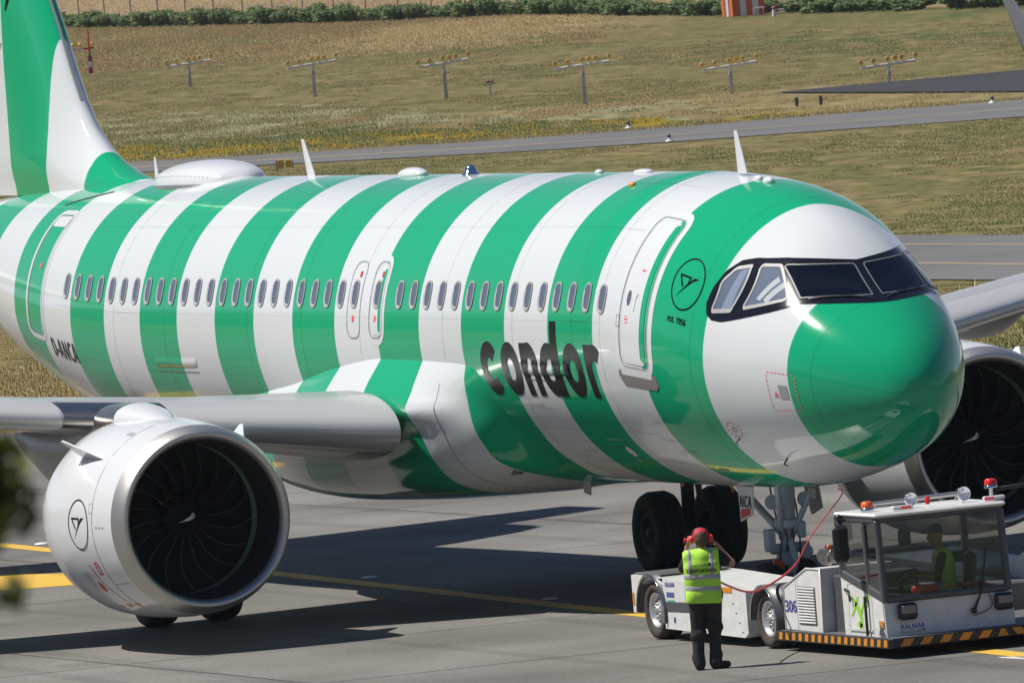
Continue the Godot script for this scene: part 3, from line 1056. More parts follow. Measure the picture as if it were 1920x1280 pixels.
func belly(p: Node3D) -> void:
	# half sections (height, half width) from the seam on the fuselage down to the keel
	var X := [8.3, 9.4, 10.35, 11.0, 12.6, 14.2, 16.0, 18.0, 20.5, 22.4]
	var S := [
		[[2.9, 1.72], [2.5, 1.46], [2.25, 1.2], [2.05, 0.93], [1.92, 0.6], [1.86, 0.3], [1.83, 0.0]],
		[[3.2, 1.83], [2.84, 1.715], [2.46, 1.47], [2.24, 1.26], [2.04, 0.98], [1.9, 0.7], [1.77, 0.0]],
		[[3.5, 1.91], [3.2, 1.86], [2.95, 1.762], [2.6, 1.575], [2.35, 1.41], [2.15, 1.19], [2.0, 0.94], [1.88, 0.65], [1.73, 0.0]],
		[[3.56, 1.93], [3.3, 1.985], [3.07, 1.965], [2.68, 1.91], [2.4, 1.78], [2.18, 1.61], [2.03, 1.34], [1.90, 0.91], [1.70, 0.0]],
		[[3.58, 1.93], [3.29, 2.08], [3.12, 2.16], [2.98, 2.24], [2.90, 2.27], [2.78, 2.21], [2.6, 2.09], [2.4, 2.01], [2.18, 1.91], [1.96, 1.74], [1.79, 1.5], [1.65, 1.0], [1.58, 0.0]],
		[[3.58, 1.93], [3.4, 2.06], [3.2, 2.2], [3.0, 2.28], [2.8, 2.22], [2.6, 2.09], [2.38, 2.02], [2.2, 1.99], [1.95, 1.89], [1.75, 1.72], [1.6, 1.3], [1.52, 0.6], [1.5, 0.0]],
		[[3.42, 1.92], [3.2, 2.1], [2.98, 2.24], [2.8, 2.2], [2.6, 2.08], [2.38, 2.0], [2.2, 1.98], [1.98, 1.95], [1.79, 1.85], [1.6, 1.55], [1.5, 1.0], [1.45, 0.5], [1.44, 0.0]],
		[[3.15, 1.86], [2.98, 1.98], [2.8, 2.0], [2.6, 1.97], [2.38, 1.95], [2.2, 1.94], [2.07, 1.94], [1.89, 1.89], [1.76, 1.8], [1.58, 1.5], [1.46, 1.0], [1.42, 0.5], [1.41, 0.0]],
		[[2.9, 1.72], [2.6, 1.72], [2.3, 1.68], [2.1, 1.63], [1.9, 1.52], [1.75, 1.35], [1.62, 1.05], [1.54, 0.6], [1.52, 0.0]],
		[[2.4, 1.25], [2.2, 1.1], [2.05, 0.9], [1.95, 0.7], [1.9, 0.5], [1.86, 0.3], [1.85, 0.0]]]
	var K := 30
	var T: Array = []
	for q in S:
		var c := Curve2D.new()
		for k in q.size():
			var a: Array = q[maxi(k - 1, 0)]
			var b: Array = q[mini(k + 1, q.size() - 1)]
			var d := Vector2(b[0] - a[0], b[1] - a[1]) / 6.0
			c.add_point(Vector2(q[k][0], q[k][1]), -d, d)
		var row: Array = []
		for k in K + 1:
			row.append(c.sample_baked(c.get_baked_length() * k / K, true))
		T.append(row)
	var Y: Array = []
	var W: Array = []
	for k in K + 1:
		var ya: Array = []
		var wa: Array = []
		for i in X.size():
			ya.append(T[i][k].x)
			wa.append(T[i][k].y)
		Y.append(ya)
		W.append(wa)
	var mb := MB.new()
	mb.xuv = true
	var rows: Array = []
	for i in 71:
		var x := lerpf(8.3, 22.4, i / 70.0)
		var row := PackedVector3Array()
		for k in K + 1:
			row.append(Vector3(x, pchip(x, X, Y[k]), -pchip(x, X, W[k])))
		for k in range(K - 1, -1, -1):
			row.append(Vector3(x, row[k].y, -row[k].z))
		rows.append(row)
	mb.loft(rows, false, false)
	var b := put("belly_fairing", mb, M.livery, p)
	var sm := MB.new()
	for x in [11.75]:
		for once in 1:
			var pts: Array = []
			for k in range(3, K):
				var y0 := pchip(x + 0.012 * (k - 3), X, Y[k])
				var w0 := pchip(x + 0.012 * (k - 3), X, W[k])
				pts.append(Vector3(x + 0.012 * (k - 3), y0, -w0 - 0.001))
			sm.tube(pts, 0.005, 4, false)
	put("fairing_seam", sm, M.dark_line, b)
	# air intake scoop
	var sc := MB.new()
	sc.group = 0xFFFFFFFF
	sc.prism([Vector3(11.56, 2.13, -1.64), Vector3(11.22, 2.17, -1.58), Vector3(11.02, 1.985, -1.22), Vector3(11.42, 1.955, -1.26)], Vector3(-0.01, -0.02, -0.03))
	var so := put("air_inlet", sc, M.dark_gear, b)
	for k in 4:
		var gr := MB.new()
		var t := (k + 0.5) / 4.0
		gr.tube([Vector3(11.56, 2.13, -1.64).lerp(Vector3(11.42, 1.955, -1.26), t) + Vector3(-0.01, -0.02, -0.035), Vector3(11.22, 2.17, -1.58).lerp(Vector3(11.02, 1.985, -1.22), t) + Vector3(-0.01, -0.02, -0.035)], 0.008, 4)
		put("grille_bar", gr, M.grey, so)

func engine(p: Node3D, s: float) -> void:
	var c := Vector3(0, 1.775, s * 5.75)
	var ax := Vector3(1, 0, 0)
	var e := MB.new()
	e.lathe(c, ax, [[11.44, 1.262], [11.7, 1.29], [12.1, 1.325], [12.6, 1.35], [13.1, 1.358], [13.6, 1.345], [14.1, 1.275], [14.6, 1.13], [15.0, 0.99], [15.0, 0.95], [13.6, 1.05]], 72)
	var n := put("engine_cowl", e, M.white, p)
	var lp := MB.new()
	lp.lathe(c, ax, [[11.44, 1.266], [11.36, 1.25], [11.28, 1.228], [11.22, 1.205], [11.17, 1.175], [11.15, 1.15], [11.165, 1.118], [11.20, 1.09], [11.25, 1.068]], 72)
	put("inlet_lip", lp, M.silver, n)
	var du := MB.new()
	du.lathe(c, ax, [[11.25, 1.067], [11.34, 1.042], [11.46, 1.02], [11.7, 1.005], [11.95, 1.00]], 72)
	put("inlet_duct", du, M.duct, n)
	var li := MB.new()
	li.lathe(c, ax, [[11.95, 1.002], [12.16, 1.006]], 72)
	put("fan_case_liner", li, M.liner, n)
	var bk := MB.new()
	bk.lathe(c, ax, [[12.16, 1.006], [12.5, 1.01], [12.5, 0.3]], 40)
	put("stator_wall", bk, M.rubber, n)
	var spn := MB.new()
	var pr: Array = []
	for i in 13:
		var t := i / 12.0
		pr.append([11.85 + 0.42 * t, 0.29 * pow(t, 0.72)])
	spn.lathe(c, ax, pr, 32)
	var sp := put("spinner", spn, M.fan, n)
	var sw := MB.new()
	var drop: Array = []
	for k in 15:
		var a := -PI * 0.5 + PI * k / 14.0
		drop.append(Vector2(0.10 + cos(a) * 0.035, sin(a) * 0.038).rotated(0.35))
	drop.append(Vector2(-0.13, -0.01).rotated(0.35))
	var cone_map := func(q: Vector2) -> Array:
		var r := q.length()
		return [c + Vector3(11.843 + 0.42 * pow(r / 0.29, 1.389), q.y, q.x), Vector3(-1, 0, 0)]
	lay_poly(sw, drop, cone_map, 0.03)
	put("spiral_mark", sw, M.spiral, sp)
	# eighteen swept blades
	var blade := MB.new()
	var edge := MB.new()
	var front: Array = []
	var rear: Array = []
	for i in 9:
		var t := i / 8.0
		var r := lerpf(0.24, 0.985, t)
		var tw := lerpf(0.35, 1.05, t)            # turn of the chord from the axis
		var sweep := 0.05 * sin(t * PI * 1.2) - 0.22 * pow(t, 2.5)
		var ch := lerpf(0.34, 0.46, sin(t * PI * 0.7))
		var a0 := sweep - 0.5 * ch * sin(tw) / r
		var a1 := sweep + 0.5 * ch * sin(tw) / r
		var x0 := 12.22 - 0.5 * ch * cos(tw) + 0.04 * sin(t * PI)
		var x1 := 12.22 + 0.5 * ch * cos(tw)
		front.append(Vector3(x0, cos(a0) * r, sin(a0) * r))
		rear.append(Vector3(x1, cos(a1) * r, sin(a1) * r))
	for i in 8:
		blade.quad(front[i], rear[i], rear[i + 1], front[i + 1])
	for i in 8:
		var k0: Vector3 = front[i].lerp(rear[i], 0.05) - Vector3(0.004, 0, 0)
		var k1: Vector3 = front[i + 1].lerp(rear[i + 1], 0.05) - Vector3(0.004, 0, 0)
		edge.quad_n(front[i] - Vector3(0.004, 0, 0), k0, k1, front[i + 1] - Vector3(0.004, 0, 0), Vector3(-1, 0, 0))
	var bm := blade.mesh()
	var em := edge.mesh()
	for k in 18:
		var b := put("fan_blade", bm, M.fan, n)
		b.position = c
		b.rotation.x = TAU * k / 18.0
		put("leading_edge", em, M.fan_edge, b)
	# chines
	for g in [0.72, PI - 0.72]:
		var o := c + Vector3(0, sin(g), -cos(g)) * 1.31
		var nn := Vector3(0, sin(g), -cos(g))
		var ch := MB.new()
		ch.prism([o + Vector3(12.25, 0, 0) + nn * 0.02, o + Vector3(13.05, 0, 0) + nn * 0.03, o + Vector3(13.15, 0, 0) + nn * 0.40, o + Vector3(13.05, 0, 0) + nn * 0.42], Vector3(0, cos(g), sin(g)) * 0.02)
		put("chine", ch, M.white, n)
	# core and plug
	var core := MB.new()
	core.lathe(c, ax, [[13.4, 0.85], [15.0, 0.74], [15.8, 0.52], [15.8, 0.42], [15.5, 0.42]], 36)
	put("core_cowl", core, M.steel, n)
	var plug := MB.new()
	plug.lathe(c, ax, [[15.4, 0.40], [15.9, 0.30], [16.4, 0.0]], 24)
	put("exhaust_plug", plug, M.steel, n)
	# pylon
	var py := MB.new()
	var rows: Array = []
	for q in [[12.35, 0.03, 3.05, 3.10], [12.7, 0.20, 2.95, 3.15], [13.1, 0.29, 2.9, 3.24], [13.6, 0.34, 2.8, 3.29], [14.1, 0.34, 2.6, 3.29], [14.6, 0.31, 2.3, 3.26], [15.2, 0.28, 2.05, 3.2], [16.2, 0.25, 1.98, 2.95], [17.2, 0.20, 2.15, 2.9], [18.2, 0.12, 2.5, 2.85], [18.8, 0.02, 2.75, 2.82]]:
		var row := PackedVector3Array()
		for k in 20:
			var a := TAU * k / 20.0
			var yy: float = lerpf(q[2], q[3], 0.5 + 0.5 * signf(sin(a)) * pow(absf(sin(a)), 0.7))
			row.append(Vector3(q[0], yy, s * 5.75 + cos(a) * q[1] * s))
		rows.append(row)
	py.loft(rows, true, true, s > 0.0)
	var pyl := put("pylon", py, M.wing, p)
	var pt := MB.new()
	rows = []
	for q in [[12.30, 0.03, 3.05, 3.10], [12.7, 0.23, 2.95, 3.17], [13.1, 0.32, 2.9, 3.26], [13.55, 0.37, 2.8, 3.31]]:
		var row := PackedVector3Array()
		for k in 20:
			var a := TAU * k / 20.0
			var yy: float = lerpf(q[2], q[3], 0.5 + 0.5 * signf(sin(a)) * pow(absf(sin(a)), 0.7))
			row.append(Vector3(q[0], yy, s * 5.75 + cos(a) * q[1] * s))
		rows.append(row)
	pt.loft(rows, true, true, s > 0.0)
	put("pylon_nose", pt, M.white, pyl)
	var ps := MB.new()
	rows = []
	for q in [[13.56, 0.36, 2.8, 3.302], [14.1, 0.36, 2.7, 3.305], [14.5, 0.335, 2.6, 3.28]]:
		var row := PackedVector3Array()
		for k in 20:
			var a := TAU * k / 20.0
			var yy: float = lerpf(q[2], q[3], 0.5 + 0.5 * signf(sin(a)) * pow(absf(sin(a)), 0.7))
			row.append(Vector3(q[0], yy, s * 5.75 + cos(a) * q[1] * s))
		rows.append(row)
	ps.loft(rows, true, false, s > 0.0)
	put("pylon_band", ps, M.steel, pyl)
	# markings on the outer side of the cowl
	var cr := func(x: float) -> float:
		return pchip(x, [11.44, 11.7, 12.1, 12.6, 13.1, 13.6, 14.1, 14.6, 15.0], [1.262, 1.29, 1.325, 1.35, 1.358, 1.345, 1.275, 1.13, 0.99])
	var cm := func(x: float, a: float, eps: float) -> Callable:
		return func(q: Vector2) -> Array:
			var xx := x - q.x
			var f := a + q.y / 1.4
			var nn := Vector3(0, sin(f), s * cos(f))
			return [c + Vector3(xx, 0, 0) + nn * (cr.call(xx) + eps), nn]
	var lg := MB.new()
	emblem(lg, cm.call(12.55, 0.02, 0.004), 0.35)
	put("emblem", lg, M.black_paint, n)
	var sm := MB.new()
	lay_line(sm, [Vector2(0, -3.6), Vector2(0, 2.2)], 0.010, cm.call(12.05, 0.0, 0.003), false, 0.08)
	lay_line(sm, [Vector2(0, -0.9), Vector2(0.5, -0.9)], 0.010, cm.call(12.05, 0.0, 0.003), false, 0.08)
	lay_line(sm, rr(-0.06, 0.06, 0.06, 0.2, 0.01), 0.008, cm.call(12.1, 0.1, 0.003), true, 0.1)
	put("cowl_seam", sm, M.grey_line, n)
	var rd := MB.new()
	lay_line(rd, [Vector2(-0.16, 0.22), Vector2(0.12, -0.62)], 0.02, cm.call(12.35, -0.55, 0.003), false, 0.1)
	lay_poly(rd, oval(Vector2(-0.22, -0.10), 0.08, 0.10, 7), cm.call(12.35, -0.60, 0.003), 0.1)
	lay_line(rd, rr(-0.05, 0.02, 0.05, 0.2, 0.01), 0.03, cm.call(12.25, -0.52, 0.003), true, 0.1)
	put("red_warning_print", rd, M.red, n)
	var yl := MB.new()
	for i in 3:
		lay_poly(yl, rr(-0.07, -0.03, 0.07, 0.04, 0.01), cm.call(12.75 - i * 0.34, -1.0 + i * 0.015, 0.003), 0.1)
	put("yellow_placard", yl, M.amber, n)
	var gy := MB.new()
	for i in 6:
		lay_poly(gy, rr(0, -0.01, 0.16, 0.012, 0.004), cm.call(12.9, -0.50 - 0.035 * i, 0.003), 0.2)
		if i < 3:
			lay_poly(gy, rr(0, -0.01, 0.06, 0.012, 0.004), cm.call(11.95 - 0.1 * i, 0.0, 0.003), 0.2)
	lay_poly(gy, rr(-0.1, -0.04, 0.1, 0.04, 0.02), cm.call(12.2, 1.1, 0.003), 0.2)
	put("grey_print", gy, M.grey_line, n)

func tails(p: Node3D) -> void:
	var mb := MB.new()
	mb.xuv = true
	var rows: Array = []
	# height, leading edge x, trailing edge x
	var L := [[5.70, 27.9, 37.0], [5.86, 28.4, 37.0], [5.97, 29.15, 37.05], [6.14, 29.85, 37.1], [6.36, 30.40, 37.15], [6.7, 30.92, 37.25], [7.1, 31.30, 37.35], [7.55, 31.62, 37.5], [8.24, 32.06, 37.6], [8.9, 32.55, 37.7], [9.8, 33.2, 37.9], [10.8, 33.95, 38.15], [11.76, 34.9, 38.3]]
	for q in L:
		var c: float = q[2] - q[1]
		var row := PackedVector3Array()
		var th := clampf(0.86 / c, 0.05, 0.12)
		for k in 61:
			var a := 1.0 - 2.0 * k / 60.0
			var t := a * a
			var y := th * 5.0 * (0.2969 * sqrt(t) - 0.126 * t - 0.3516 * t * t + 0.2843 * t * t * t - 0.1036 * t * t * t * t) * c
			row.append(Vector3(q[1] + t * c, q[0], y if a < 0 else -y))
		rows.append(row)
	mb.loft(rows, false, false, false)
	var f := put("tail_fin", mb, M.livery, p)
	var le := MB.new()
	rows = []
	for i in range(6, L.size()):
		var q: Array = L[i]
		var c: float = q[2] - q[1]
		var th := clampf(0.86 / c, 0.05, 0.12)
		var row := PackedVector3Array()
		for k in 9:
			var a := 0.022 - 0.044 * k / 8.0
			var t := a * a
			var y := th * 5.0 * 0.2969 * absf(a) * c * 1.02
			row.append(Vector3(q[1] + t * c - 0.006, q[0], y if a < 0 else -y))
		rows.append(row)
	le.loft(rows, false, false, false)
	put("leading_edge_strip", le, M.grey, f)
	var em := MB.new()
	lay_line(em, oval(Vector2(0, 0), 1.06, 1.06, 48), 0.075, func(q: Vector2) -> Array: return [Vector3(34.35 - q.x, 9.22 + q.y, -0.318), Vector3(0, 0, -1)], true, 0.2)
	put("emblem_ring", em, M.black_paint, f)
	var et := MB.new()
	letters(et, "est. 1956", 0.13, flat_map(Vector3(34.05, 7.95, -0.338), Vector3(-1, 0, 0), Vector3.UP), true, 1.0)
	put("small_lettering", et, M.black_paint, f)
	for s in [-1.0, 1.0]:
		var h := MB.new()
		var hr: Array = []
		for q in [[0.8, 32.4, 4.6, 4.0, 0.10], [3.4, 34.2, 4.85, 2.9, 0.10], [6.22, 36.1, 5.12, 1.7, 0.10]]:
			var row := PackedVector3Array()
			for k in 25:
				row.append(foil([q[0], q[1], q[2], q[3], q[4], 0.0], s, 1.0 - 2.0 * k / 24.0))
			hr.append(row)
		h.loft(hr, false, false, s > 0.0)
		var cap := PackedVector3Array(hr[2])
		for k in 23:
			h.tri_n(cap[0], cap[k + 1], cap[k + 2], Vector3(0, 0, s))
		put("tailplane", h, M.white, p)

func wheel(called: String, c: Vector3, r: float, w: float, rr_: float, p: Node, tyre_m: Material, rim_m: Material, out: float) -> Node3D:
	var o := Node3D.new()
	o.name = numbered(called, p)
	p.add_child(o, true)
	o.position = c
	var z := Vector3(0, 0, 1)
	var t := MB.new()
	var h := w * 0.5
	t.lathe(Vector3.ZERO, z, [[-h * 0.75, rr_], [-h * 0.95, rr_ + 0.2 * (r - rr_)], [-h, rr_ + 0.5 * (r - rr_)], [-h * 0.93, r - 0.14 * (r - rr_)], [-h * 0.72, r - 0.02], [-h * 0.5, r], [-h * 0.24, r], [-h * 0.22, r - 0.012], [-h * 0.18, r - 0.012], [-h * 0.16, r], [h * 0.16, r], [h * 0.18, r - 0.012], [h * 0.22, r - 0.012], [h * 0.24, r], [h * 0.5, r], [h * 0.72, r - 0.02], [h * 0.93, r - 0.14 * (r - rr_)], [h, rr_ + 0.5 * (r - rr_)], [h * 0.95, rr_ + 0.2 * (r - rr_)], [h * 0.75, rr_]], 48)
	put("tyre", t, tyre_m, o)
	var m := MB.new()
	for s in [-1.0, 1.0]:
		m.lathe(Vector3.ZERO, z * s, [[h * 0.80, rr_], [h * 0.84, rr_ * 0.97], [h * 0.78, rr_ * 0.88], [h * 0.45, rr_ * 0.80], [h * 0.40, rr_ * 0.55], [h * 0.62, rr_ * 0.45], [h * 0.66, rr_ * 0.24], [h * 0.8, rr_ * 0.22], [h * 0.8, 0.0]], 32)
		for k in 10:
			var a := TAU * k / 10.0
			m.ball(Vector3(cos(a) * rr_ * 0.36, sin(a) * rr_ * 0.36, s * h * 0.66), Vector3(0.016, 0.016, 0.02), 6)
	put("rim", m, rim_m, o)
	var hs := MB.new()
	hs.flat()
	for k in 9:
		var a := TAU * k / 9.0
		hs.disc(Vector3(cos(a) * rr_ * 0.68, sin(a) * rr_ * 0.68, out * (h * 0.44)), Vector3(0, 0, out), rr_ * 0.10, 10)
	put("vent_holes", hs, M.tug_black, o)
	return o

func main_gear(p: Node3D, s: float) -> void:
	var z := s * 3.795
	var g := MB.new()
	g.tube([Vector3(17.5, 2.9, z), Vector3(17.66, 1.5, z), Vector3(17.68, 1.25, z)], [0.16, 0.16, 0.15], 16)
	g.tube([Vector3(17.68, 1.3, z), Vector3(17.71, 0.57, z)], [0.095, 0.095], 16)
	g.tube([Vector3(17.71, 0.57, z - 0.46), Vector3(17.71, 0.57, z + 0.46)], [0.09, 0.09], 12)
	g.tube([Vector3(17.66, 1.45, z), Vector3(17.6, 2.5, z - s * 1.3)], [0.07, 0.06], 10)
	g.tube([Vector3(17.3, 1.35, z), Vector3(17.2, 0.95, z), Vector3(17.6, 0.6, z)], [0.05, 0.05, 0.05], 8)
	g.box(Vector3(17.5, 1.55, z), Vector3(0.3, 0.5, 0.34), Basis(), 0.04)
	var st := put("main_gear_leg", g, M.dark_gear, p)
	var hy := MB.new()
	for k in 3:
		hy.tube([Vector3(17.45, 2.2, z + 0.1 * k - 0.1), Vector3(17.40, 1.4, z + 0.14 * k - 0.12), Vector3(17.5, 0.9, z + 0.1 * k - 0.15), Vector3(17.6, 0.62, z + 0.2 * k - 0.2)], 0.016, 6)
	put("hydraulic_lines", hy, M.tug_black, st)
	var dr := MB.new()
	dr.box(Vector3(17.6, 2.0, z + s * 0.30), Vector3(1.3, 1.3, 0.04), Basis(Vector3(1, 0, 0), -0.12 * s), 0.015)
	put("gear_door", dr, M.pale_grey, st)
	for k in [-1.0, 1.0]:
		var w := wheel("main_wheel", Vector3(17.71, 0.575, z + k * 0.4635), 0.585, 0.43, 0.27, p, M.rubber, M.dark_gear, -1.0)

func nose_gear(p: Node3D) -> void:
	var g := MB.new()
	var top := Vector3(4.75, 2.1, 0)
	var ax := Vector3(4.98, 0.46, 0)
	g.tube([top, top.lerp(ax, 0.50), top.lerp(ax, 0.52)], [0.12, 0.12, 0.10], 16)
	g.tube([top.lerp(ax, 0.48), ax], [0.075, 0.075], 14)
	g.tube([top.lerp(ax, 0.44), top.lerp(ax, 0.50)], [0.155, 0.155], 16)
	g.tube([top.lerp(ax, 0.70), top.lerp(ax, 0.80)], [0.14, 0.14], 16)
	g.tube([ax + Vector3(0, 0, -0.3), ax + Vector3(0, 0, 0.3)], [0.06, 0.06], 10)
	var leg := put("nose_gear_leg", g, M.gear, p)
	var dsg := MB.new()
	for s in [-1.0, 1.0]:
		dsg.tube([top.lerp(ax, 0.56) + Vector3(0, 0, s * 0.06), Vector3(5.62, 1.85, s * 0.34)], [0.055, 0.05], 10)
		dsg.tube([top.lerp(ax, 0.60) + Vector3(0, 0, s * 0.07), Vector3(4.35, 1.95, s * 0.30)], [0.04, 0.04], 10)
	put("drag_brace", dsg, M.gear, leg)
	var tq := MB.new()
	tq.tube([top.lerp(ax, 0.62) + Vector3(-0.1, 0, 0), top.lerp(ax, 0.78) + Vector3(-0.32, 0, 0), ax + Vector3(-0.1, 0.08, 0)], [0.04, 0.045, 0.04], 8)
	put("torque_link", tq, M.gear, leg)
	var ac := MB.new()
	ac.tube([top.lerp(ax, 0.68) + Vector3(0, 0, -0.22), top.lerp(ax, 0.68) + Vector3(0, 0, 0.30)], [0.07, 0.07], 12)
	ac.box(top.lerp(ax, 0.62) + Vector3(0.05, 0.02, -0.22), Vector3(0.16, 0.30, 0.12), Basis(), 0.02)
	ac.box(top.lerp(ax, 0.55) + Vector3(-0.1, 0.02, 0.17), Vector3(0.12, 0.22, 0.10), Basis(), 0.02)
	put("steering_actuator", ac, M.gear, leg)
	for q in [[0.30, -0.23, 0.10], [0.30, 0.23, 0.10], [0.72, 0.24, 0.09]]:
		var lt := MB.new()
		var o: Vector3 = top.lerp(ax, q[0]) + Vector3(-0.05, 0, q[1])
		lt.lathe(o, Vector3(-1, 0, 0), [[-0.10, q[2] * 0.5], [0.02, q[2]], [0.05, q[2]], [0.05, q[2] * 0.9], [0.04, 0.0]], 18)
		put("taxi_light", lt, M.gear, leg)
	var rb := MB.new()
	rb.box(top.lerp(ax, 0.80) + Vector3(-0.08, 0, -0.16), Vector3(0.05, 0.12, 0.16), Basis(Vector3(1, 0, 0), 0.4), 0.01)
	put("tow_flag", rb, M.orange, leg)
	var hs := MB.new()
	for k in 4:
		var a := -0.5 + k * 0.35
		hs.tube([Vector3(4.9 + 0.1 * k, 2.0, a * 0.4), top.lerp(ax, 0.35) + Vector3(0.05, 0, a * 0.3), top.lerp(ax, 0.6) + Vector3(-0.12, 0, a * 0.25), top.lerp(ax, 0.9) + Vector3(-0.06, 0, a * 0.3)], 0.012, 6)
	put("hydraulic_lines", hs, M.tug_black, leg)
	for s in [-1.0, 1.0]:
		wheel("nose_wheel", Vector3(4.98, 0.46, s * 0.25), 0.36, 0.22, 0.19, p, M.rubber, M.dark_gear, -1.0)
	# open bay doors
	for s in [-1.0, 1.0]:
		var d := MB.new()
		var y := Vector3(0, -1, s * 0.10).normalized()
		var o := Vector3(5.02, 1.83, s * 0.44)
		d.prism([o + Vector3(0.26, 0, 0), o + Vector3(-0.22, 0, 0), o + Vector3(-0.24, 0, 0) + y * 0.36, o + Vector3(0.14, 0, 0) + y * 0.46], Vector3(0, 0, s * 0.03))
		var dd := put("bay_door", d, M.white if s < 0 else M.grey, p)
		if s < 0:
			var tx := MB.new()
			letters(tx, "NCA", 0.15, flat_map(o + y * 0.20 + Vector3(-0.02, 0, -0.036), Vector3(-1, 0, 0), -y), true, 0.3, 0.95)
			put("lettering", tx, M.black_paint, dd)
			var rp := MB.new()
			lay_poly(rp, [Vector2(-0.13, -0.42), Vector2(0.17, -0.36), Vector2(0.18, -0.28), Vector2(-0.16, -0.30)], flat_map(o + Vector3(-0.02, 0, -0.035), Vector3(-1, 0, 0), -y), 0.5)
			put("red_plate", rp, M.red, dd)
	for s in [-1.0, 1.0]:
		var d := MB.new()
		d.box(Vector3(3.7, 1.77, s * 0.40), Vector3(1.6, 0.34, 0.025), Basis(Vector3(1, 0, 0), 0.0), 0.01)
	# red streamers, drain masts and antennas below
	for q in [[11.2, -0.25, 0.26], [4.2, 0.12, 0.14]]:
		var b := MB.new()
		b.box(Vector3(q[0], 1.72, q[1]), Vector3(0.22, q[2], 0.03), Basis(Vector3(0, 0, 1), 0.15), 0.008)
		put("belly_antenna", b, M.grey, p)
	for q in [[8.9, 0.2], [6.4, -0.1]]:
		var b := MB.new()
		b.tube([Vector3(q[0], 1.80, q[1]), Vector3(q[0] - 0.03, 1.70, q[1])], [0.02, 0.014], 6)
		put("drain_tube", b, M.amber, p)

func writing(p: Node3D) -> void:
	# the name along the forward fuselage: letters of a round bold face, drawn with strokes
	var mb := MB.new()
	var X := 0.72          # height of a small letter
	var W := 0.315 * X * 0.92
	var map := func(q: Vector2) -> Array:
		var x := 10.42 - q.x
		var f := -0.372 + q.y / 2.0
		var up := 0.005
		if x > 7.2 and x < 8.94 and f > -0.238 and f < -0.145:      # over the hinge fairing
			up = 0.017
		return [skin(x, f, up), fus_n(x, f)]
	var r := X * 0.5
	var ring := func(cx: float, a0: float, a1: float) -> void:
		var pts: Array = []
		for i in 33:
			var t := lerpf(a0, a1, i / 32.0)
			pts.append(Vector2(cx + cos(t) * (r * 0.94 - W * 0.5), r + sin(t) * (r - W * 0.5)))
		lay_line(mb, pts, W, map, false, 0.07)
	var bar := func(x0: float, y0: float, x1: float, y1: float) -> void:
		lay_poly(mb, [Vector2(x0, y0), Vector2(x1, y0), Vector2(x1, y1), Vector2(x0, y1)], map, 0.07)
	var pitch := 0.75
	ring.call(0.36, 0.72, TAU - 0.72)
	ring.call(0.36 + pitch, 0.0, TAU)
	var nx := 0.36 + pitch * 1.56
	bar.call(nx, 0.0, nx + W, X - 0.01)
	var pts: Array = []
	for i in 21:
		var t := PI * (1.0 - i / 20.0)
		pts.append(Vector2(nx + 0.29 + cos(t) * (0.29 - W * 0.5), X - 0.29 + sin(t) * (0.29 - W * 0.5)))
	pts.append(Vector2(nx + 0.58 - W * 0.5, 0.0))
	lay_line(mb, pts, W, map, false, 0.07)
	var dx := nx + 0.72 + 0.30
	ring.call(dx, 0.0, TAU)
	bar.call(dx + r * 0.94 - W, 0.0, dx + r * 0.94 + 0.015, X * 1.38)
	ring.call(dx + 0.83, 0.0, TAU)
	var rx := dx + 0.83 + 0.47
	bar.call(rx, 0.0, rx + W, X - 0.01)
	pts = []
	for i in 15:
		var t := PI * (1.0 - 0.74 * i / 14.0)
		pts.append(Vector2(rx + 0.33 + cos(t) * (0.33 - W * 0.5), X - 0.33 + sin(t) * (0.33 - W * 0.5)))
	lay_line(mb, pts, W, map, false, 0.07)
	put("name_lettering", mb, M.black_paint, p)
	var lg := MB.new()
	emblem(lg, skin_map(3.66, 0.51, 0.005, 1.9), 0.33)
	put("emblem", lg, M.black_paint, p)
	var es := MB.new()
	letters(es, "est. 1956", 0.075, skin_map(3.70, 0.262, 0.005, 1.9), true, 0.1)
	put("small_lettering", es, M.black_paint, p)
	var rg := MB.new()
	letters(rg, "D-ANCA", 0.31, skin_map(27.76, -0.245, 0.005, 1.9), true, 0.1, 0.80)
	put("registration", rg, M.black_paint, p)

func airliner() -> void:
	var p := thing("airliner", "green and white striped airliner with black lettering, nose toward the camera", "airliner")
	fuselage(p)
	belly(p)
	for s in [-1.0, 1.0]:
		wing(p, s)
		engine(p, s)
		main_gear(p, s)
	tails(p)
	nose_gear(p)
	cabin_windows(p)
	doors(p)
	cockpit(p)
	nose_bits(p)
	roof_bits(p)
	writing(p)

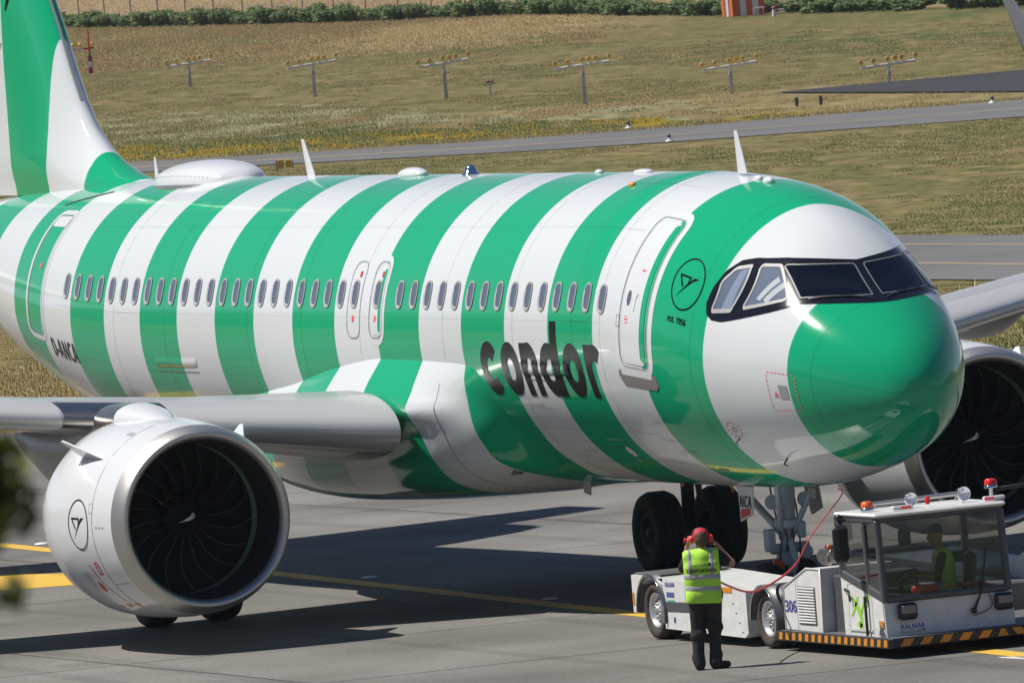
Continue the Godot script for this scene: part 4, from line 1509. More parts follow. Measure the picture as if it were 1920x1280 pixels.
# ---------------------------------------------------------------- bodies: capsules joined smoothly, meshed with surface nets
# seg: [a, b, radius a, radius b, colour]; clips: planes [point, normal], the side the normal points to is cut off
func body_mesh(mb: MB, segs: Array, cell: float, kk: float, clips: Array = []) -> void:
	var lo := Vector3.ONE * 1e6
	var hi := -lo
	for s in segs:
		var r: float = maxf(s[2], s[3]) + cell * 3.0
		lo = lo.min(s[0] - Vector3.ONE * r).min(s[1] - Vector3.ONE * r)
		hi = hi.max(s[0] + Vector3.ONE * r).max(s[1] + Vector3.ONE * r)
	var nx := int((hi.x - lo.x) / cell) + 2
	var ny := int((hi.y - lo.y) / cell) + 2
	var nz := int((hi.z - lo.z) / cell) + 2
	var D := PackedFloat32Array()
	D.resize(nx * ny * nz)
	D.fill(9.0)
	var N := PackedFloat32Array()
	N.resize(nx * ny * nz)
	N.fill(9.0)
	var K := PackedInt32Array()
	K.resize(nx * ny * nz)
	for si in segs.size():
		var s: Array = segs[si]
		var a: Vector3 = s[0]
		var ab: Vector3 = s[1] - s[0]
		var l2 := maxf(ab.length_squared(), 1e-9)
		var ra: float = s[2]
		var dr: float = s[3] - s[2]
		var mr := maxf(s[2], s[3]) + kk + cell * 2.5
		var b0: Vector3 = (a.min(s[1]) - Vector3.ONE * mr - lo) / cell
		var b1: Vector3 = (a.max(s[1]) + Vector3.ONE * mr - lo) / cell
		for k in range(maxi(0, int(b0.z)), mini(nz, int(b1.z) + 2)):
			for j in range(maxi(0, int(b0.y)), mini(ny, int(b1.y) + 2)):
				var row := (k * ny + j) * nx
				for i in range(maxi(0, int(b0.x)), mini(nx, int(b1.x) + 2)):
					var p := lo + Vector3(i, j, k) * cell - a
					var t := clampf(p.dot(ab) / l2, 0.0, 1.0)
					var d := (p - ab * t).length() - ra - dr * t
					var q := row + i
					if d < N[q]:
						N[q] = d
						K[q] = si
					var o := D[q]
					var h := maxf(kk - absf(d - o), 0.0)
					D[q] = minf(d, o) - h * h * 0.25 / kk
	if clips.size():
		for k in nz:
			for j in ny:
				for i in nx:
					var q := (k * ny + j) * nx + i
					if D[q] < 1.0:
						var p := lo + Vector3(i, j, k) * cell
						for c in clips:
							D[q] = maxf(D[q], (p - c[0]).dot(c[1]))
	var V := {}
	var at := func(i: int, j: int, k: int) -> int:
		return (k * ny + j) * nx + i
	var step := [1, nx, nx * ny]
	for k in nz - 1:
		for j in ny - 1:
			for i in nx - 1:
				var q := (k * ny + j) * nx + i
				var neg := 0
				for c in 8:
					if D[q + (c & 1) + ((c >> 1) & 1) * nx + (c >> 2) * nx * ny] < 0.0:
						neg += 1
				if neg == 0 or neg == 8:
					continue
				var sum := Vector3.ZERO
				var cnt := 0
				for c in 8:
					for ax in 3:
						if c & (1 << ax):
							continue
						var q0 := q + (c & 1) + ((c >> 1) & 1) * nx + (c >> 2) * nx * ny
						var d0 := D[q0]
						var d1 := D[q0 + step[ax]]
						if (d0 < 0.0) != (d1 < 0.0):
							var e := Vector3(c & 1, (c >> 1) & 1, c >> 2)
							e[ax] += d0 / (d0 - d1)
							sum += e
							cnt += 1
				V[q] = lo + (Vector3(i, j, k) + sum / cnt) * cell
	var emit := func(q0: int, q1: int, q2: int, q3: int) -> void:
		for q in [q0, q1, q2, q0, q2, q3]:
			mb.col = segs[K[q]][4]
			mb.v(V[q])
		mb.n += 2
	for k in range(1, nz - 1):
		for j in range(1, ny - 1):
			for i in range(1, nx - 1):
				var q := (k * ny + j) * nx + i
				var d0 := D[q]
				for ax in 3:
					var d1 := D[q + step[ax]]
					if (d0 < 0.0) == (d1 < 0.0):
						continue
					var u: int = step[(ax + 1) % 3]
					var w: int = step[(ax + 2) % 3]
					if not (V.has(q) and V.has(q - u) and V.has(q - w) and V.has(q - u - w)):
						continue
					if d0 < 0.0:
						emit.call(q - u - w, q - w, q, q - u)
					else:
						emit.call(q - u - w, q - u, q, q - w)
	mb.col = Color.WHITE

func hand(segs: Array, wrist: Vector3, dir: Vector3, palm_n: Vector3, thumb_side: float, c: Color, curl := 0.8) -> void:
	var s := dir.cross(palm_n).normalized()
	segs.append([wrist, wrist + dir * 0.03, 0.026, 0.028, c])
	for k in 3:
		segs.append([wrist + dir * 0.02 + s * (k - 1) * 0.02, wrist + dir * 0.085 + s * (k - 1) * 0.026, 0.018, 0.016, c])
	var ls := [0.068, 0.078, 0.073, 0.056]
	for k in 4:
		var o: Vector3 = wrist + dir * 0.085 + s * (k - 1.5) * 0.021 * thumb_side
		var d := dir
		for ph in 3:
			var l: float = ls[k] * [0.45, 0.32, 0.23][ph]
			d = (d * cos(curl * 0.5) + palm_n * sin(curl * 0.5)).normalized()
			segs.append([o, o + d * l, 0.010 - 0.001 * ph, 0.0093 - 0.001 * ph, c])
			o += d * l
	var t0 := wrist + dir * 0.03 - s * 0.025 * thumb_side
	var t1 := t0 + (dir * 0.6 - s * 0.7 * thumb_side + palm_n * 0.3).normalized() * 0.042
	segs.append([t0, t1, 0.013, 0.011, c])
	segs.append([t1, t1 + (dir * 0.9 - s * 0.1 * thumb_side + palm_n * 0.5).normalized() * 0.032, 0.0105, 0.0095, c])

func ground_handler() -> void:
	var p := thing("person", "person standing in lime vest and red ear defenders, back to the camera", "person", Vector3(-1.67, 0, -3.91))
	p.basis = Basis(Vector3(-0.36, 0, 0.933), Vector3.UP, Vector3(-0.933, 0, -0.36))
	var skin_c := Color(0.46, 0.23, 0.15)
	var blk := Color(0.012, 0.012, 0.014)
	var shirt := Color(0.011, 0.011, 0.013)
	var shoe := Color(0.010, 0.010, 0.010)
	var torso := [
		[Vector3(-0.055, 0.93, 0), Vector3(0.16, 0.93, 0), 0.125, 0.125, blk],
		[Vector3(-0.03, 1.08, 0), Vector3(0.14, 1.08, 0), 0.118, 0.118, shirt],
		[Vector3(-0.055, 1.28, 0.0), Vector3(0.165, 1.28, 0.0), 0.122, 0.122, shirt],
		[Vector3(-0.115, 1.405, 0.0), Vector3(0.225, 1.415, 0.0), 0.072, 0.072, shirt],
		[Vector3(0.05, 0.95, 0), Vector3(0.055, 1.38, 0), 0.13, 0.11, shirt]]
	var segs := torso.duplicate()
	segs.append_array([
		[Vector3(0.055, 1.40, -0.0), Vector3(0.062, 1.56, -0.02), 0.065, 0.055, skin_c],
		[Vector3(0.062, 1.64, -0.03), Vector3(0.062, 1.655, -0.03), 0.092, 0.092, skin_c],
		[Vector3(0.062, 1.585, -0.085), Vector3(0.062, 1.60, -0.06), 0.05, 0.06, skin_c],
		[Vector3(0.062, 1.635, -0.12), Vector3(0.062, 1.605, -0.142), 0.014, 0.017, skin_c],
		[Vector3(-0.04, 0.90, 0), Vector3(-0.065, 0.50, -0.02), 0.118, 0.088, blk],
		[Vector3(-0.065, 0.50, -0.02), Vector3(-0.085, 0.12, 0.02), 0.080, 0.070, blk],
		[Vector3(-0.09, 0.16, 0.0), Vector3(-0.075, 0.09, 0.03), 0.080, 0.074, blk],
		[Vector3(-0.10, 0.42, 0.0), Vector3(-0.03, 0.46, 0.02), 0.07, 0.072, blk],
		[Vector3(0.15, 0.90, 0), Vector3(0.145, 0.50, -0.03), 0.118, 0.088, blk],
		[Vector3(0.145, 0.50, -0.03), Vector3(0.125, 0.12, 0.02), 0.080, 0.070, blk],
		[Vector3(0.14, 0.18, 0.0), Vector3(0.118, 0.09, 0.03), 0.080, 0.074, blk],
		[Vector3(0.18, 0.52, 0.0), Vector3(0.11, 0.55, 0.03), 0.074, 0.078, blk],
		[Vector3(-0.075, 0.05, 0.05), Vector3(-0.09, 0.045, -0.15), 0.056, 0.045, shoe],
		[Vector3(-0.075, 0.10, 0.02), Vector3(-0.075, 0.05, 0.03), 0.05, 0.05, shoe],
		[Vector3(0.12, 0.05, 0.03), Vector3(0.27, 0.045, -0.05), 0.056, 0.044, shoe],
		[Vector3(0.12, 0.10, 0.02), Vector3(0.12, 0.05, 0.02), 0.05, 0.05, shoe],
		[Vector3(0.235, 1.41, 0), Vector3(0.355, 1.33, -0.01), 0.068, 0.060, shirt],
		[Vector3(0.355, 1.33, -0.01), Vector3(0.42, 1.30, -0.02), 0.046, 0.044, skin_c],
		[Vector3(0.42, 1.30, -0.02), Vector3(0.285, 1.50, -0.05), 0.044, 0.028, skin_c],
		[Vector3(-0.125, 1.40, 0), Vector3(-0.19, 1.28, -0.10), 0.068, 0.060, shirt],
		[Vector3(-0.19, 1.28, -0.10), Vector3(-0.20, 1.24, -0.17), 0.046, 0.044, skin_c],
		[Vector3(-0.20, 1.24, -0.17), Vector3(-0.125, 1.50, -0.20), 0.044, 0.028, skin_c]])
	var mb := MB.new()
	body_mesh(mb, segs, 0.0135, 0.022)
	for h in [[Vector3(0.285, 1.50, -0.05), Vector3(-0.55, 0.80, -0.15), Vector3(-0.8, -0.5, 0.0), 1.0], [Vector3(-0.125, 1.50, -0.20), Vector3(0.25, 0.95, 0.1), Vector3(0.9, -0.2, 0.2), -1.0]]:
		var hs: Array = []
		hand(hs, h[0], h[1].normalized(), (h[2] - h[1].normalized() * h[2].dot(h[1].normalized())).normalized(), h[3], skin_c)
		body_mesh(mb, hs, 0.006, 0.008)
	# eyes and mouth sit on the far side of the head
	put("body", mb, M.body, p)
	var eyes := MB.new()
	for s in [-1.0, 1.0]:
		eyes.ball(Vector3(0.062 + s * 0.032, 1.645, -0.116), Vector3(0.012, 0.008, 0.008), 8)
	eyes.ball(Vector3(0.062, 1.575, -0.132), Vector3(0.024, 0.004, 0.006), 8)
	put("eyes_and_mouth", eyes, M.hair, p)
	var hair := MB.new()
	body_mesh(hair, [[Vector3(0.062, 1.625, -0.005), Vector3(0.062, 1.655, -0.01), 0.088, 0.095, Color.WHITE], [Vector3(0.062, 1.56, 0.035), Vector3(0.062, 1.60, 0.02), 0.04, 0.07, Color.WHITE]], 0.01, 0.03, [[Vector3(0, 0, -0.03), Vector3(0, 0, -1)]])
	put("hair", hair, M.hair, p)
	var cap := MB.new()
	body_mesh(cap, [[Vector3(0.062, 1.652, -0.03), Vector3(0.062, 1.665, -0.025), 0.104, 0.102, Color.WHITE]], 0.01, 0.02, [[Vector3(0, 1.645, 0.0), Vector3(0, -1, -0.1)]])
	var brim := MB.new()
	put("cap", cap, M.cap_red, p)
	brim.ball(Vector3(0.062, 1.67, -0.15), Vector3(0.075, 0.012, 0.08), 14)
	put("cap_brim", brim, M.cap_red, p)
	var band := MB.new()
	var arc: Array = []
	for i in 17:
		var a := PI * i / 16.0
		arc.append(Vector3(0.062 + cos(a) * 0.118, 1.63 + sin(a) * 0.135, -0.035))
	band.tube(arc, 0.012, 8)
	put("headset_band", band, M.tug_black, p)
	for s in [-1.0, 1.0]:
		var cup := MB.new()
		cup.lathe(Vector3(0.062 + s * 0.09, 1.625, -0.03), Vector3(s, 0, 0), [[0.0, 0.045], [0.015, 0.055], [0.045, 0.052], [0.062, 0.036], [0.066, 0.0]], 18)
		put("ear_cup", cup, M.ear_red, p)
	var mic := MB.new()
	mic.tube([Vector3(-0.09, 1.62, -0.05), Vector3(-0.14, 1.64, -0.10), Vector3(-0.15, 1.60, -0.15), Vector3(-0.10, 1.58, -0.17)], 0.013, 8)
	put("microphone_boom", mic, M.red, p)
	# vest and its bands
	var fat := func(g: float) -> Array:
		var o: Array = []
		for s in torso:
			o.append([s[0], s[1], s[2] + g, s[3] + g, Color.WHITE])
		o.append([Vector3(-0.09, 0.86, 0.0), Vector3(0.20, 0.86, 0.0), 0.112 + g, 0.112 + g, Color.WHITE])
		o.append([Vector3(-0.05, 1.15, 0.0), Vector3(0.165, 1.15, 0.0), 0.115 + g, 0.115 + g, Color.WHITE])
		return o
	var clips := [[Vector3(0, 0.835, 0), Vector3(-0.06, -1, 0)], [Vector3(0.265, 0, 0), Vector3(1, 0, 0)], [Vector3(-0.185, 0, 0), Vector3(-1, 0, 0)]]
	var vest := MB.new()
	body_mesh(vest, fat.call(0.026), 0.013, 0.04, clips)
	var vo := put("safety_vest", vest, M.vest, p)
	var band_clips := func(y: float, h: float) -> Array:
		return [[Vector3(0, y - h, 0), Vector3(-0.05, -1, 0)], [Vector3(0, y + h, 0), Vector3(0.05, 1, 0)], [Vector3(0.268, 0, 0), Vector3(1, 0, 0)], [Vector3(-0.188, 0, 0), Vector3(-1, 0, 0)]]
	for y in [1.165, 1.02]:
		var b := MB.new()
		body_mesh(b, fat.call(0.031), 0.012, 0.04, band_clips.call(y, 0.029))
		put("reflective_band", b, M.reflect, vo)
	for x in [-0.105, 0.165]:
		var b := MB.new()
		body_mesh(b, fat.call(0.031), 0.012, 0.04, [[Vector3(x - 0.026, 0, 0), Vector3(-1, 0, 0)], [Vector3(x + 0.026, 0, 0), Vector3(1, 0, 0)], [Vector3(0, 1.15, 0), Vector3(0, -1, 0)]])
		put("reflective_band", b, M.reflect, vo)
	var tx := MB.new()
	letters(tx, "Operations", 0.05, flat_map(Vector3(0.035, 1.245, 0.162), Vector3(1, 0, 0), Vector3(0, 1, 0)), true, 1.0)
	lay_poly(tx, [Vector2(-0.11, 0.06), Vector2(0.08, 0.06), Vector2(0.08, 0.068), Vector2(-0.11, 0.068)], flat_map(Vector3(0.035, 1.245, 0.162), Vector3(1, 0, 0), Vector3(0, 1, 0)), 1.0)
	lay_poly(tx, [Vector2(0.09, 0.05), Vector2(0.12, 0.05), Vector2(0.12, 0.09), Vector2(0.09, 0.09)], flat_map(Vector3(0.035, 1.245, 0.162), Vector3(1, 0, 0), Vector3(0, 1, 0)), 1.0)
	put("vest_lettering", tx, M.cloth_black, vo)

func driver() -> void:
	var p := thing("person", "person in a dark cap and lime vest seated inside the tug cab", "person", Vector3(-2.42, 0.12, -0.92))
	p.basis = Basis(Vector3(-0.36, 0, 0.933), Vector3.UP, Vector3(-0.933, 0, -0.36))
	var sk := Color(0.40, 0.20, 0.13)
	var dk := Color(0.012, 0.013, 0.018)
	var torso := [
		[Vector3(0.02, 0.55, -0.09), Vector3(0.02, 0.55, 0.09), 0.125, 0.125, dk],
		[Vector3(0.02, 0.60, -0.06), Vector3(0.0, 0.98, -0.06), 0.12, 0.125, dk],
		[Vector3(0.02, 0.60, 0.06), Vector3(0.0, 0.98, 0.06), 0.12, 0.125, dk],
		[Vector3(-0.01, 1.05, -0.16), Vector3(-0.01, 1.05, 0.16), 0.07, 0.07, dk]]
	var segs := torso.duplicate()
	segs.append_array([
		[Vector3(-0.02, 1.08, 0), Vector3(-0.06, 1.22, 0), 0.06, 0.052, sk],
		[Vector3(-0.07, 1.29, 0), Vector3(-0.07, 1.31, 0), 0.09, 0.09, sk],
		[Vector3(-0.12, 1.235, 0), Vector3(-0.10, 1.25, 0), 0.045, 0.05, sk],
		[Vector3(-0.155, 1.29, 0), Vector3(-0.178, 1.262, 0), 0.013, 0.016, sk],
		[Vector3(0, 0.52, -0.1), Vector3(-0.42, 0.52, -0.14), 0.09, 0.07, dk],
		[Vector3(-0.42, 0.52, -0.14), Vector3(-0.46, 0.14, -0.14), 0.065, 0.05, dk],
		[Vector3(0, 0.52, 0.1), Vector3(-0.42, 0.52, 0.14), 0.09, 0.07, dk],
		[Vector3(-0.42, 0.52, 0.14), Vector3(-0.46, 0.14, 0.14), 0.065, 0.05, dk],
		[Vector3(-0.46, 0.12, -0.14), Vector3(-0.62, 0.11, -0.14), 0.045, 0.04, dk],
		[Vector3(-0.46, 0.12, 0.14), Vector3(-0.62, 0.11, 0.14), 0.045, 0.04, dk],
		[Vector3(-0.02, 1.03, 0.18), Vector3(-0.10, 0.78, 0.23), 0.06, 0.045, dk],
		[Vector3(-0.10, 0.78, 0.23), Vector3(-0.33, 0.80, 0.14), 0.042, 0.028, sk],
		[Vector3(-0.02, 1.03, -0.18), Vector3(-0.10, 0.78, -0.23), 0.06, 0.045, dk],
		[Vector3(-0.10, 0.78, -0.23), Vector3(-0.33, 0.84, -0.12), 0.042, 0.028, sk]])
	var mb := MB.new()
	body_mesh(mb, segs, 0.016, 0.035)
	for s in [-1.0, 1.0]:
		var hs: Array = []
		hand(hs, Vector3(-0.33, 0.80 if s > 0 else 0.84, 0.13 * s), Vector3(-0.95, 0.2, -0.2 * s).normalized(), Vector3(-0.2, -0.95, 0).normalized(), s, sk)
		body_mesh(mb, hs, 0.007, 0.008)
	put("body", mb, M.body, p)
	var cap := MB.new()
	body_mesh(cap, [[Vector3(-0.068, 1.325, 0), Vector3(-0.064, 1.345, 0), 0.103, 0.10, Color.WHITE]], 0.01, 0.02, [[Vector3(0, 1.325, 0.0), Vector3(0, -1, 0)]])
	cap.ball(Vector3(-0.18, 1.335, 0), Vector3(0.085, 0.012, 0.075), 12)
	put("cap", cap, M.tug_black, p)
	var eyes := MB.new()
	for s in [-1.0, 1.0]:
		eyes.ball(Vector3(-0.155, 1.305, s * 0.032), Vector3(0.008, 0.008, 0.012), 8)
	eyes.ball(Vector3(-0.165, 1.228, 0), Vector3(0.006, 0.004, 0.022), 8)
	put("eyes_and_mouth", eyes, M.hair, p)
	var fat: Array = []
	var fat2: Array = []
	for s in torso:
		fat.append([s[0], s[1], s[2] + 0.016, s[3] + 0.016, Color.WHITE])
		fat2.append([s[0], s[1], s[2] + 0.021, s[3] + 0.021, Color.WHITE])
	var v := MB.new()
	body_mesh(v, fat, 0.014, 0.04, [[Vector3(0, 0.60, 0), Vector3(0, -1, 0)], [Vector3(0, 0, 0.21), Vector3(0, 0, 1)], [Vector3(0, 0, -0.21), Vector3(0, 0, -1)]])
	var vo := put("safety_vest", v, M.vest, p)
	var b := MB.new()
	body_mesh(b, fat2, 0.012, 0.04, [[Vector3(0, 0.60, 0), Vector3(0, -1, 0)], [Vector3(0, 0, 0.19), Vector3(0, 0, 1)], [Vector3(0, 0, 0.13), Vector3(0, 0, -1)], [Vector3(0.0, 0, 0), Vector3(1, 0, 0)]])
	put("reflective_band", b, M.reflect, vo)

# ---------------------------------------------------------------- the tow tractor
func tug() -> void:
	var p := thing("tow_tractor", "low white tow tractor with glazed cab and striped bumper under the airliner nose", "tow tractor", Vector3.ZERO)
	var Z := 2.10
	# hull: two arms and the bridge between them
	for s in [-1.0, 1.0]:
		var arm := MB.new()
		var z0: float = s * Z
		var z1: float = s * 0.95
		var side := func(poly: Array, za: float, zb: float) -> void:
			var o: Array = []
			for q in poly: o.append(Vector3(q[0], q[1], za))
			arm.prism(o, Vector3(0, 0, zb - za))
		# middle hull between the wheels
		side.call([[4.12, 0.16], [1.42, 0.12], [1.30, 0.18], [1.30, 0.72], [4.12, 0.815]], z0, z1)
		# tail piece behind the rear wheel
		side.call([[5.20, 0.34], [5.06, 0.34], [4.98, 0.62], [4.78, 0.76], [4.12, 0.813], [4.12, 0.817], [5.20, 0.83]], z0, z1)
		put("hull", arm, M.tug_white, p)
		var well := MB.new()
		well.box(Vector3(2.6, 0.45, s * 1.2), Vector3(5.0, 0.5, 0.45), Basis(), 0.02)
		put("inner_frame", well, M.tug_black, p)
		var bd := MB.new()
		bd.box(Vector3(3.3, 0.455, s * (Z + 0.001)), Vector3(1.62, 0.13, 0.012), Basis(Vector3(0, 0, 1), -0.01), 0.004)
		put("side_rail", bd, M.tug_grey, p)
		# arches over the wheels
		for w in [[4.53, 0.395, 0.47], [0.69, 0.395, 0.42]]:
			var ar := MB.new()
			var rin: Array = []
			for i in 19:
				var a := lerpf(-0.05, PI + 0.30, i / 18.0)
				rin.append([cos(a), sin(a)])
			for i in 18:
				var q0: Array = rin[i]
				var q1: Array = rin[i + 1]
				for rr_ in [[w[2], w[2] + 0.035]]:
					var f := func(q: Array, r: float, z: float) -> Vector3: return Vector3(w[0] + q[0] * r, 0.375 + q[1] * r * 0.98, z)
					var za = s * (Z + 0.03)
					var zb = s * (Z - 0.40)
					ar.quad_n(f.call(q0, rr_[0], za), f.call(q1, rr_[0], za), f.call(q1, rr_[1], za), f.call(q0, rr_[1], za), Vector3(0, 0, s))
					ar.quad_n(f.call(q0, rr_[1], za), f.call(q1, rr_[1], za), f.call(q1, rr_[1], zb), f.call(q0, rr_[1], zb), Vector3(q0[0], q0[1], 0))
					ar.quad_n(f.call(q0, rr_[0], za), f.call(q1, rr_[0], za), f.call(q1, rr_[0], zb), f.call(q0, rr_[0], zb), -Vector3(q0[0], q0[1], 0))
			put("mudguard", ar, M.tug_grey, p)
			var tr := MB.new()
			var pt: Array = []
			for q in rin: pt.append(Vector3(w[0] + q[0] * (w[2] + 0.002), 0.375 + q[1] * (w[2] + 0.002) * 0.98, s * (Z + 0.036)))
			tr.tube(pt, 0.010, 6)
			put("arch_trim", tr, M.chrome, p)
			wheel("wheel", Vector3(w[0], 0.38, s * 1.93), 0.38, 0.30, 0.235, p, M.tug_tyre, M.rim, s)
		var dk := MB.new()
		dk.box(Vector3(4.75, 0.845, s * 1.55), Vector3(0.9, 0.02, 1.0), Basis(), 0.005)
		put("deck_plate", dk, M.tug_deck, p)
		# engine hood with louvres
		var hd := MB.new()
		var o: Array = []
		for q in [[0.14, 0.27], [0.12, 0.80], [-0.66, 1.055], [-1.10, 1.055], [-1.08, 0.26]]: o.append(Vector3(q[0], q[1], s * 2.05))
		hd.prism(o, Vector3(0, 0, -s * 0.98))
		if s < 0.0:
			var h := put("engine_hood", hd, M.tug_white, p)
			var ed := MB.new()
			ed.tube([Vector3(0.14, 0.27, -2.05), Vector3(0.12, 0.80, -2.05), Vector3(-0.66, 1.055, -2.05), Vector3(-1.10, 1.055, -2.05), Vector3(-1.08, 0.26, -2.05)], 0.014, 8)
			ed.tube([Vector3(-1.10, 1.055, -2.05), Vector3(-1.10, 1.055, -1.07)], 0.014, 8)
			put("rounded_edge", ed, M.tug_white, h)
			for k in 13:
				var lv := MB.new()
				lv.box(Vector3(-0.61, 0.80 - k * 0.036, -2.056), Vector3(0.54, 0.020, 0.03), Basis(Vector3(1, 0, 0), 0.5), 0.004)
				put("louvre", lv, M.tug_white, h)
			var sl := MB.new()
			sl.box(Vector3(-0.61, 0.585, -2.052), Vector3(0.58, 0.48, 0.006))
			put("louvre_recess", sl, M.tug_deck, h)
			var tx := MB.new()
			letters(tx, "306", 0.15, flat_map(Vector3(-0.075, 0.56, -2.056), Vector3(-1, 0, 0), Vector3.UP), true, 1.0, 1.1)
			put("fleet_number", tx, M.blue_print, h)
			var sm := MB.new()
			sm.box(Vector3(-0.27, 0.62, -2.051), Vector3(0.008, 0.7, 0.004))
			put("hood_seam", sm, M.grey_line, h)
			var un := MB.new()
			un.box(Vector3(-0.45, 1.16, -1.55), Vector3(0.34, 0.20, 0.30), Basis(), 0.02)
			un.box(Vector3(-0.45, 1.28, -1.55), Vector3(0.2, 0.05, 0.2), Basis(), 0.01)
			for k in 5:
				un.tube([Vector3(-0.60 + 0.07 * k, 1.10, -1.71), Vector3(-0.58 + 0.07 * k, 1.18 + 0.02 * (k % 2), -1.73), Vector3(-0.60 + 0.07 * k, 1.25, -1.69)], 0.02, 6)
			put("coupling_block", un, M.steel, h)
		else:
			put("engine_hood", hd, M.tug_white, p)
	# dark panel inboard of the front wheel and behind the hood
	var dp := MB.new()
	dp.box(Vector3(0.55, 0.55, -1.55), Vector3(1.5, 0.46, 0.25), Basis(), 0.02)
	put("side_panel", dp, M.tug_grey, p)
	var dq := MB.new()
	dq.box(Vector3(0.22, 0.45, -1.98), Vector3(0.10, 0.5, 0.12), Basis(), 0.02)
	put("side_panel", dq, M.tug_grey, p)
	var dr := MB.new()
	dr.box(Vector3(-1.35, 0.60, -1.4), Vector3(0.42, 0.75, 1.0), Basis(), 0.02)
	put("side_panel", dr, M.tug_grey, p)
	var br := MB.new()
	br.box(Vector3(0.3, 0.40, 0), Vector3(2.0, 0.45, 3.4), Basis(), 0.03)
	put("bridge", br, M.tug_deck, p)
	# cradle that carries the nose wheels
	var cr := MB.new()
	cr.box(Vector3(4.35, 0.42, 0), Vector3(0.25, 0.5, 1.5), Basis(), 0.03)
	cr.box(Vector3(5.55, 0.42, 0), Vector3(0.14, 0.4, 1.5), Basis(), 0.03)
	cr.box(Vector3(4.98, 0.22, 0), Vector3(1.2, 0.06, 1.3), Basis(), 0.02)
	for s in [-1.0, 1.0]:
		cr.tube([Vector3(4.35, 0.5, s * 0.75), Vector3(5.5, 0.45, s * 0.82)], [0.07, 0.07], 10)
	put("wheel_cradle", cr, M.tug_black, p)
	# step deck and striped bumper
	var dk2 := MB.new()
	dk2.box(Vector3(-1.62, 0.245, 0), Vector3(3.62, 0.03, 4.26), Basis(), 0.008)
	put("step_deck", dk2, M.tug_deck, p)
	var bm := MB.new()
	for s in [-1.0, 1.0]:
		bm.box(Vector3(-1.62, 0.20, s * 2.15), Vector3(3.66, 0.125, 0.05), Basis(), 0.012)
	bm.box(Vector3(-3.46, 0.20, 0), Vector3(0.05, 0.125, 4.3), Basis(), 0.012)
	var b := put("bumper", bm, M.tug_black, p)
	for k in 17:
		for s in [-1.0, 1.0]:
			var sb := MB.new()
			var x := 0.10 - k * 0.212
			sb.prism([Vector3(x, 0.155, s * 2.1745), Vector3(x - 0.105, 0.155, s * 2.1745), Vector3(x - 0.125, 0.245, s * 2.1745), Vector3(x - 0.02, 0.245, s * 2.1745)], Vector3(0, 0, s * 0.004))
			put("warning_stripe", sb, M.amber, b)
	for k in 16:
		var sb := MB.new()
		var z := -2.04 + k * 0.265
		var d := 0.07 if k < 5 else -0.07
		if k == 5:
			sb.prism([Vector3(-3.4845, 0.155, z), Vector3(-3.4845, 0.155, z + 0.15), Vector3(-3.4845, 0.245, z + 0.10), Vector3(-3.4845, 0.245, z + 0.05)], Vector3(-0.004, 0, 0))
		else:
			sb.prism([Vector3(-3.4845, 0.155, z), Vector3(-3.4845, 0.155, z + 0.13), Vector3(-3.4845, 0.245, z + 0.13 + d), Vector3(-3.4845, 0.245, z + d)], Vector3(-0.004, 0, 0))
		put("warning_stripe", sb, M.amber, b)
	# front body panel
	var fp := MB.new()
	fp.prism([Vector3(-3.13, 0.26, -2.0), Vector3(-3.10, 0.68, -2.0), Vector3(-1.85, 0.68, -2.0), Vector3(-1.85, 0.26, -2.0)], Vector3(0, 0, 1.68))
	var cabin := MB.new()
	# cab shell: lower walls as thin panels
	cabin.prism([Vector3(-3.13, 0.26, -2.05), Vector3(-3.13, 0.26, -0.32), Vector3(-3.10, 0.69, -0.33), Vector3(-3.10, 0.69, -2.05)], Vector3(0.05, 0, 0))
	cabin.prism([Vector3(-3.10, 0.26, -2.06), Vector3(-3.08, 0.69, -2.06), Vector3(-1.80, 0.98, -2.06), Vector3(-1.82, 0.26, -2.06)], Vector3(0, 0, 0.05))
	cabin.prism([Vector3(-3.08, 0.26, -0.34), Vector3(-3.06, 0.69, -0.34), Vector3(-1.80, 0.75, -0.34), Vector3(-1.82, 0.26, -0.34)], Vector3(0, 0, 0.05))
	cabin.prism([Vector3(-1.78, 0.26, -2.0), Vector3(-1.78, 0.26, -0.38), Vector3(-1.78, 0.72, -0.38), Vector3(-1.78, 0.72, -2.0)], Vector3(-0.04, 0, 0))
	var cb := put("cab", cabin, M.tug_white, p)
	var fl := MB.new()
	fl.box(Vector3(-2.44, 0.275, -1.19), Vector3(1.28, 0.02, 1.6))
	put("cab_floor", fl, M.tug_black, cb)
	# frame of dark posts
	var fr := MB.new()
	var A := Vector3(-3.10, 0.69, -2.03)      # front left foot
	var B := Vector3(-3.10, 0.69, -0.36)
	var At := Vector3(-3.02, 1.715, -2.03)
	var Bt := Vector3(-3.02, 1.715, -0.36)
	var Cc := Vector3(-1.82, 0.98, -2.03)
	var Ct := Vector3(-1.86, 1.715, -2.03)
	var Dd := Vector3(-1.82, 0.74, -0.36)
	var Dt := Vector3(-1.86, 1.715, -0.36)
	for q in [[A, At], [B, Bt], [Cc, Ct], [Dd, Dt], [At, Bt], [Ct, Dt], [At, Ct], [Bt, Dt], [A + Vector3(0, 0.03, 0), B + Vector3(0, 0.03, 0)], [B, Dd], [Vector3(-1.82, 0.74, -2.0), Dd]]:
		fr.bar(q[0], q[1], 0.085, 0.085, 0.02)
	fr.bar(A + Vector3(0, 0.05, 0), Cc + Vector3(0, 0.04, 0), 0.07, 0.12, 0.015)
	fr.bar(Vector3(-2.66, 0.86, -2.04), Vector3(-2.62, 1.70, -2.04), 0.06, 0.07, 0.015)
	put("cab_frame", fr, M.tug_grey, cb)
	var roof := MB.new()
	roof.box(Vector3(-2.44, 1.768, -1.195), Vector3(1.32, 0.055, 1.80), Basis(), 0.03)
	put("cab_roof", roof, M.tug_white, cb)
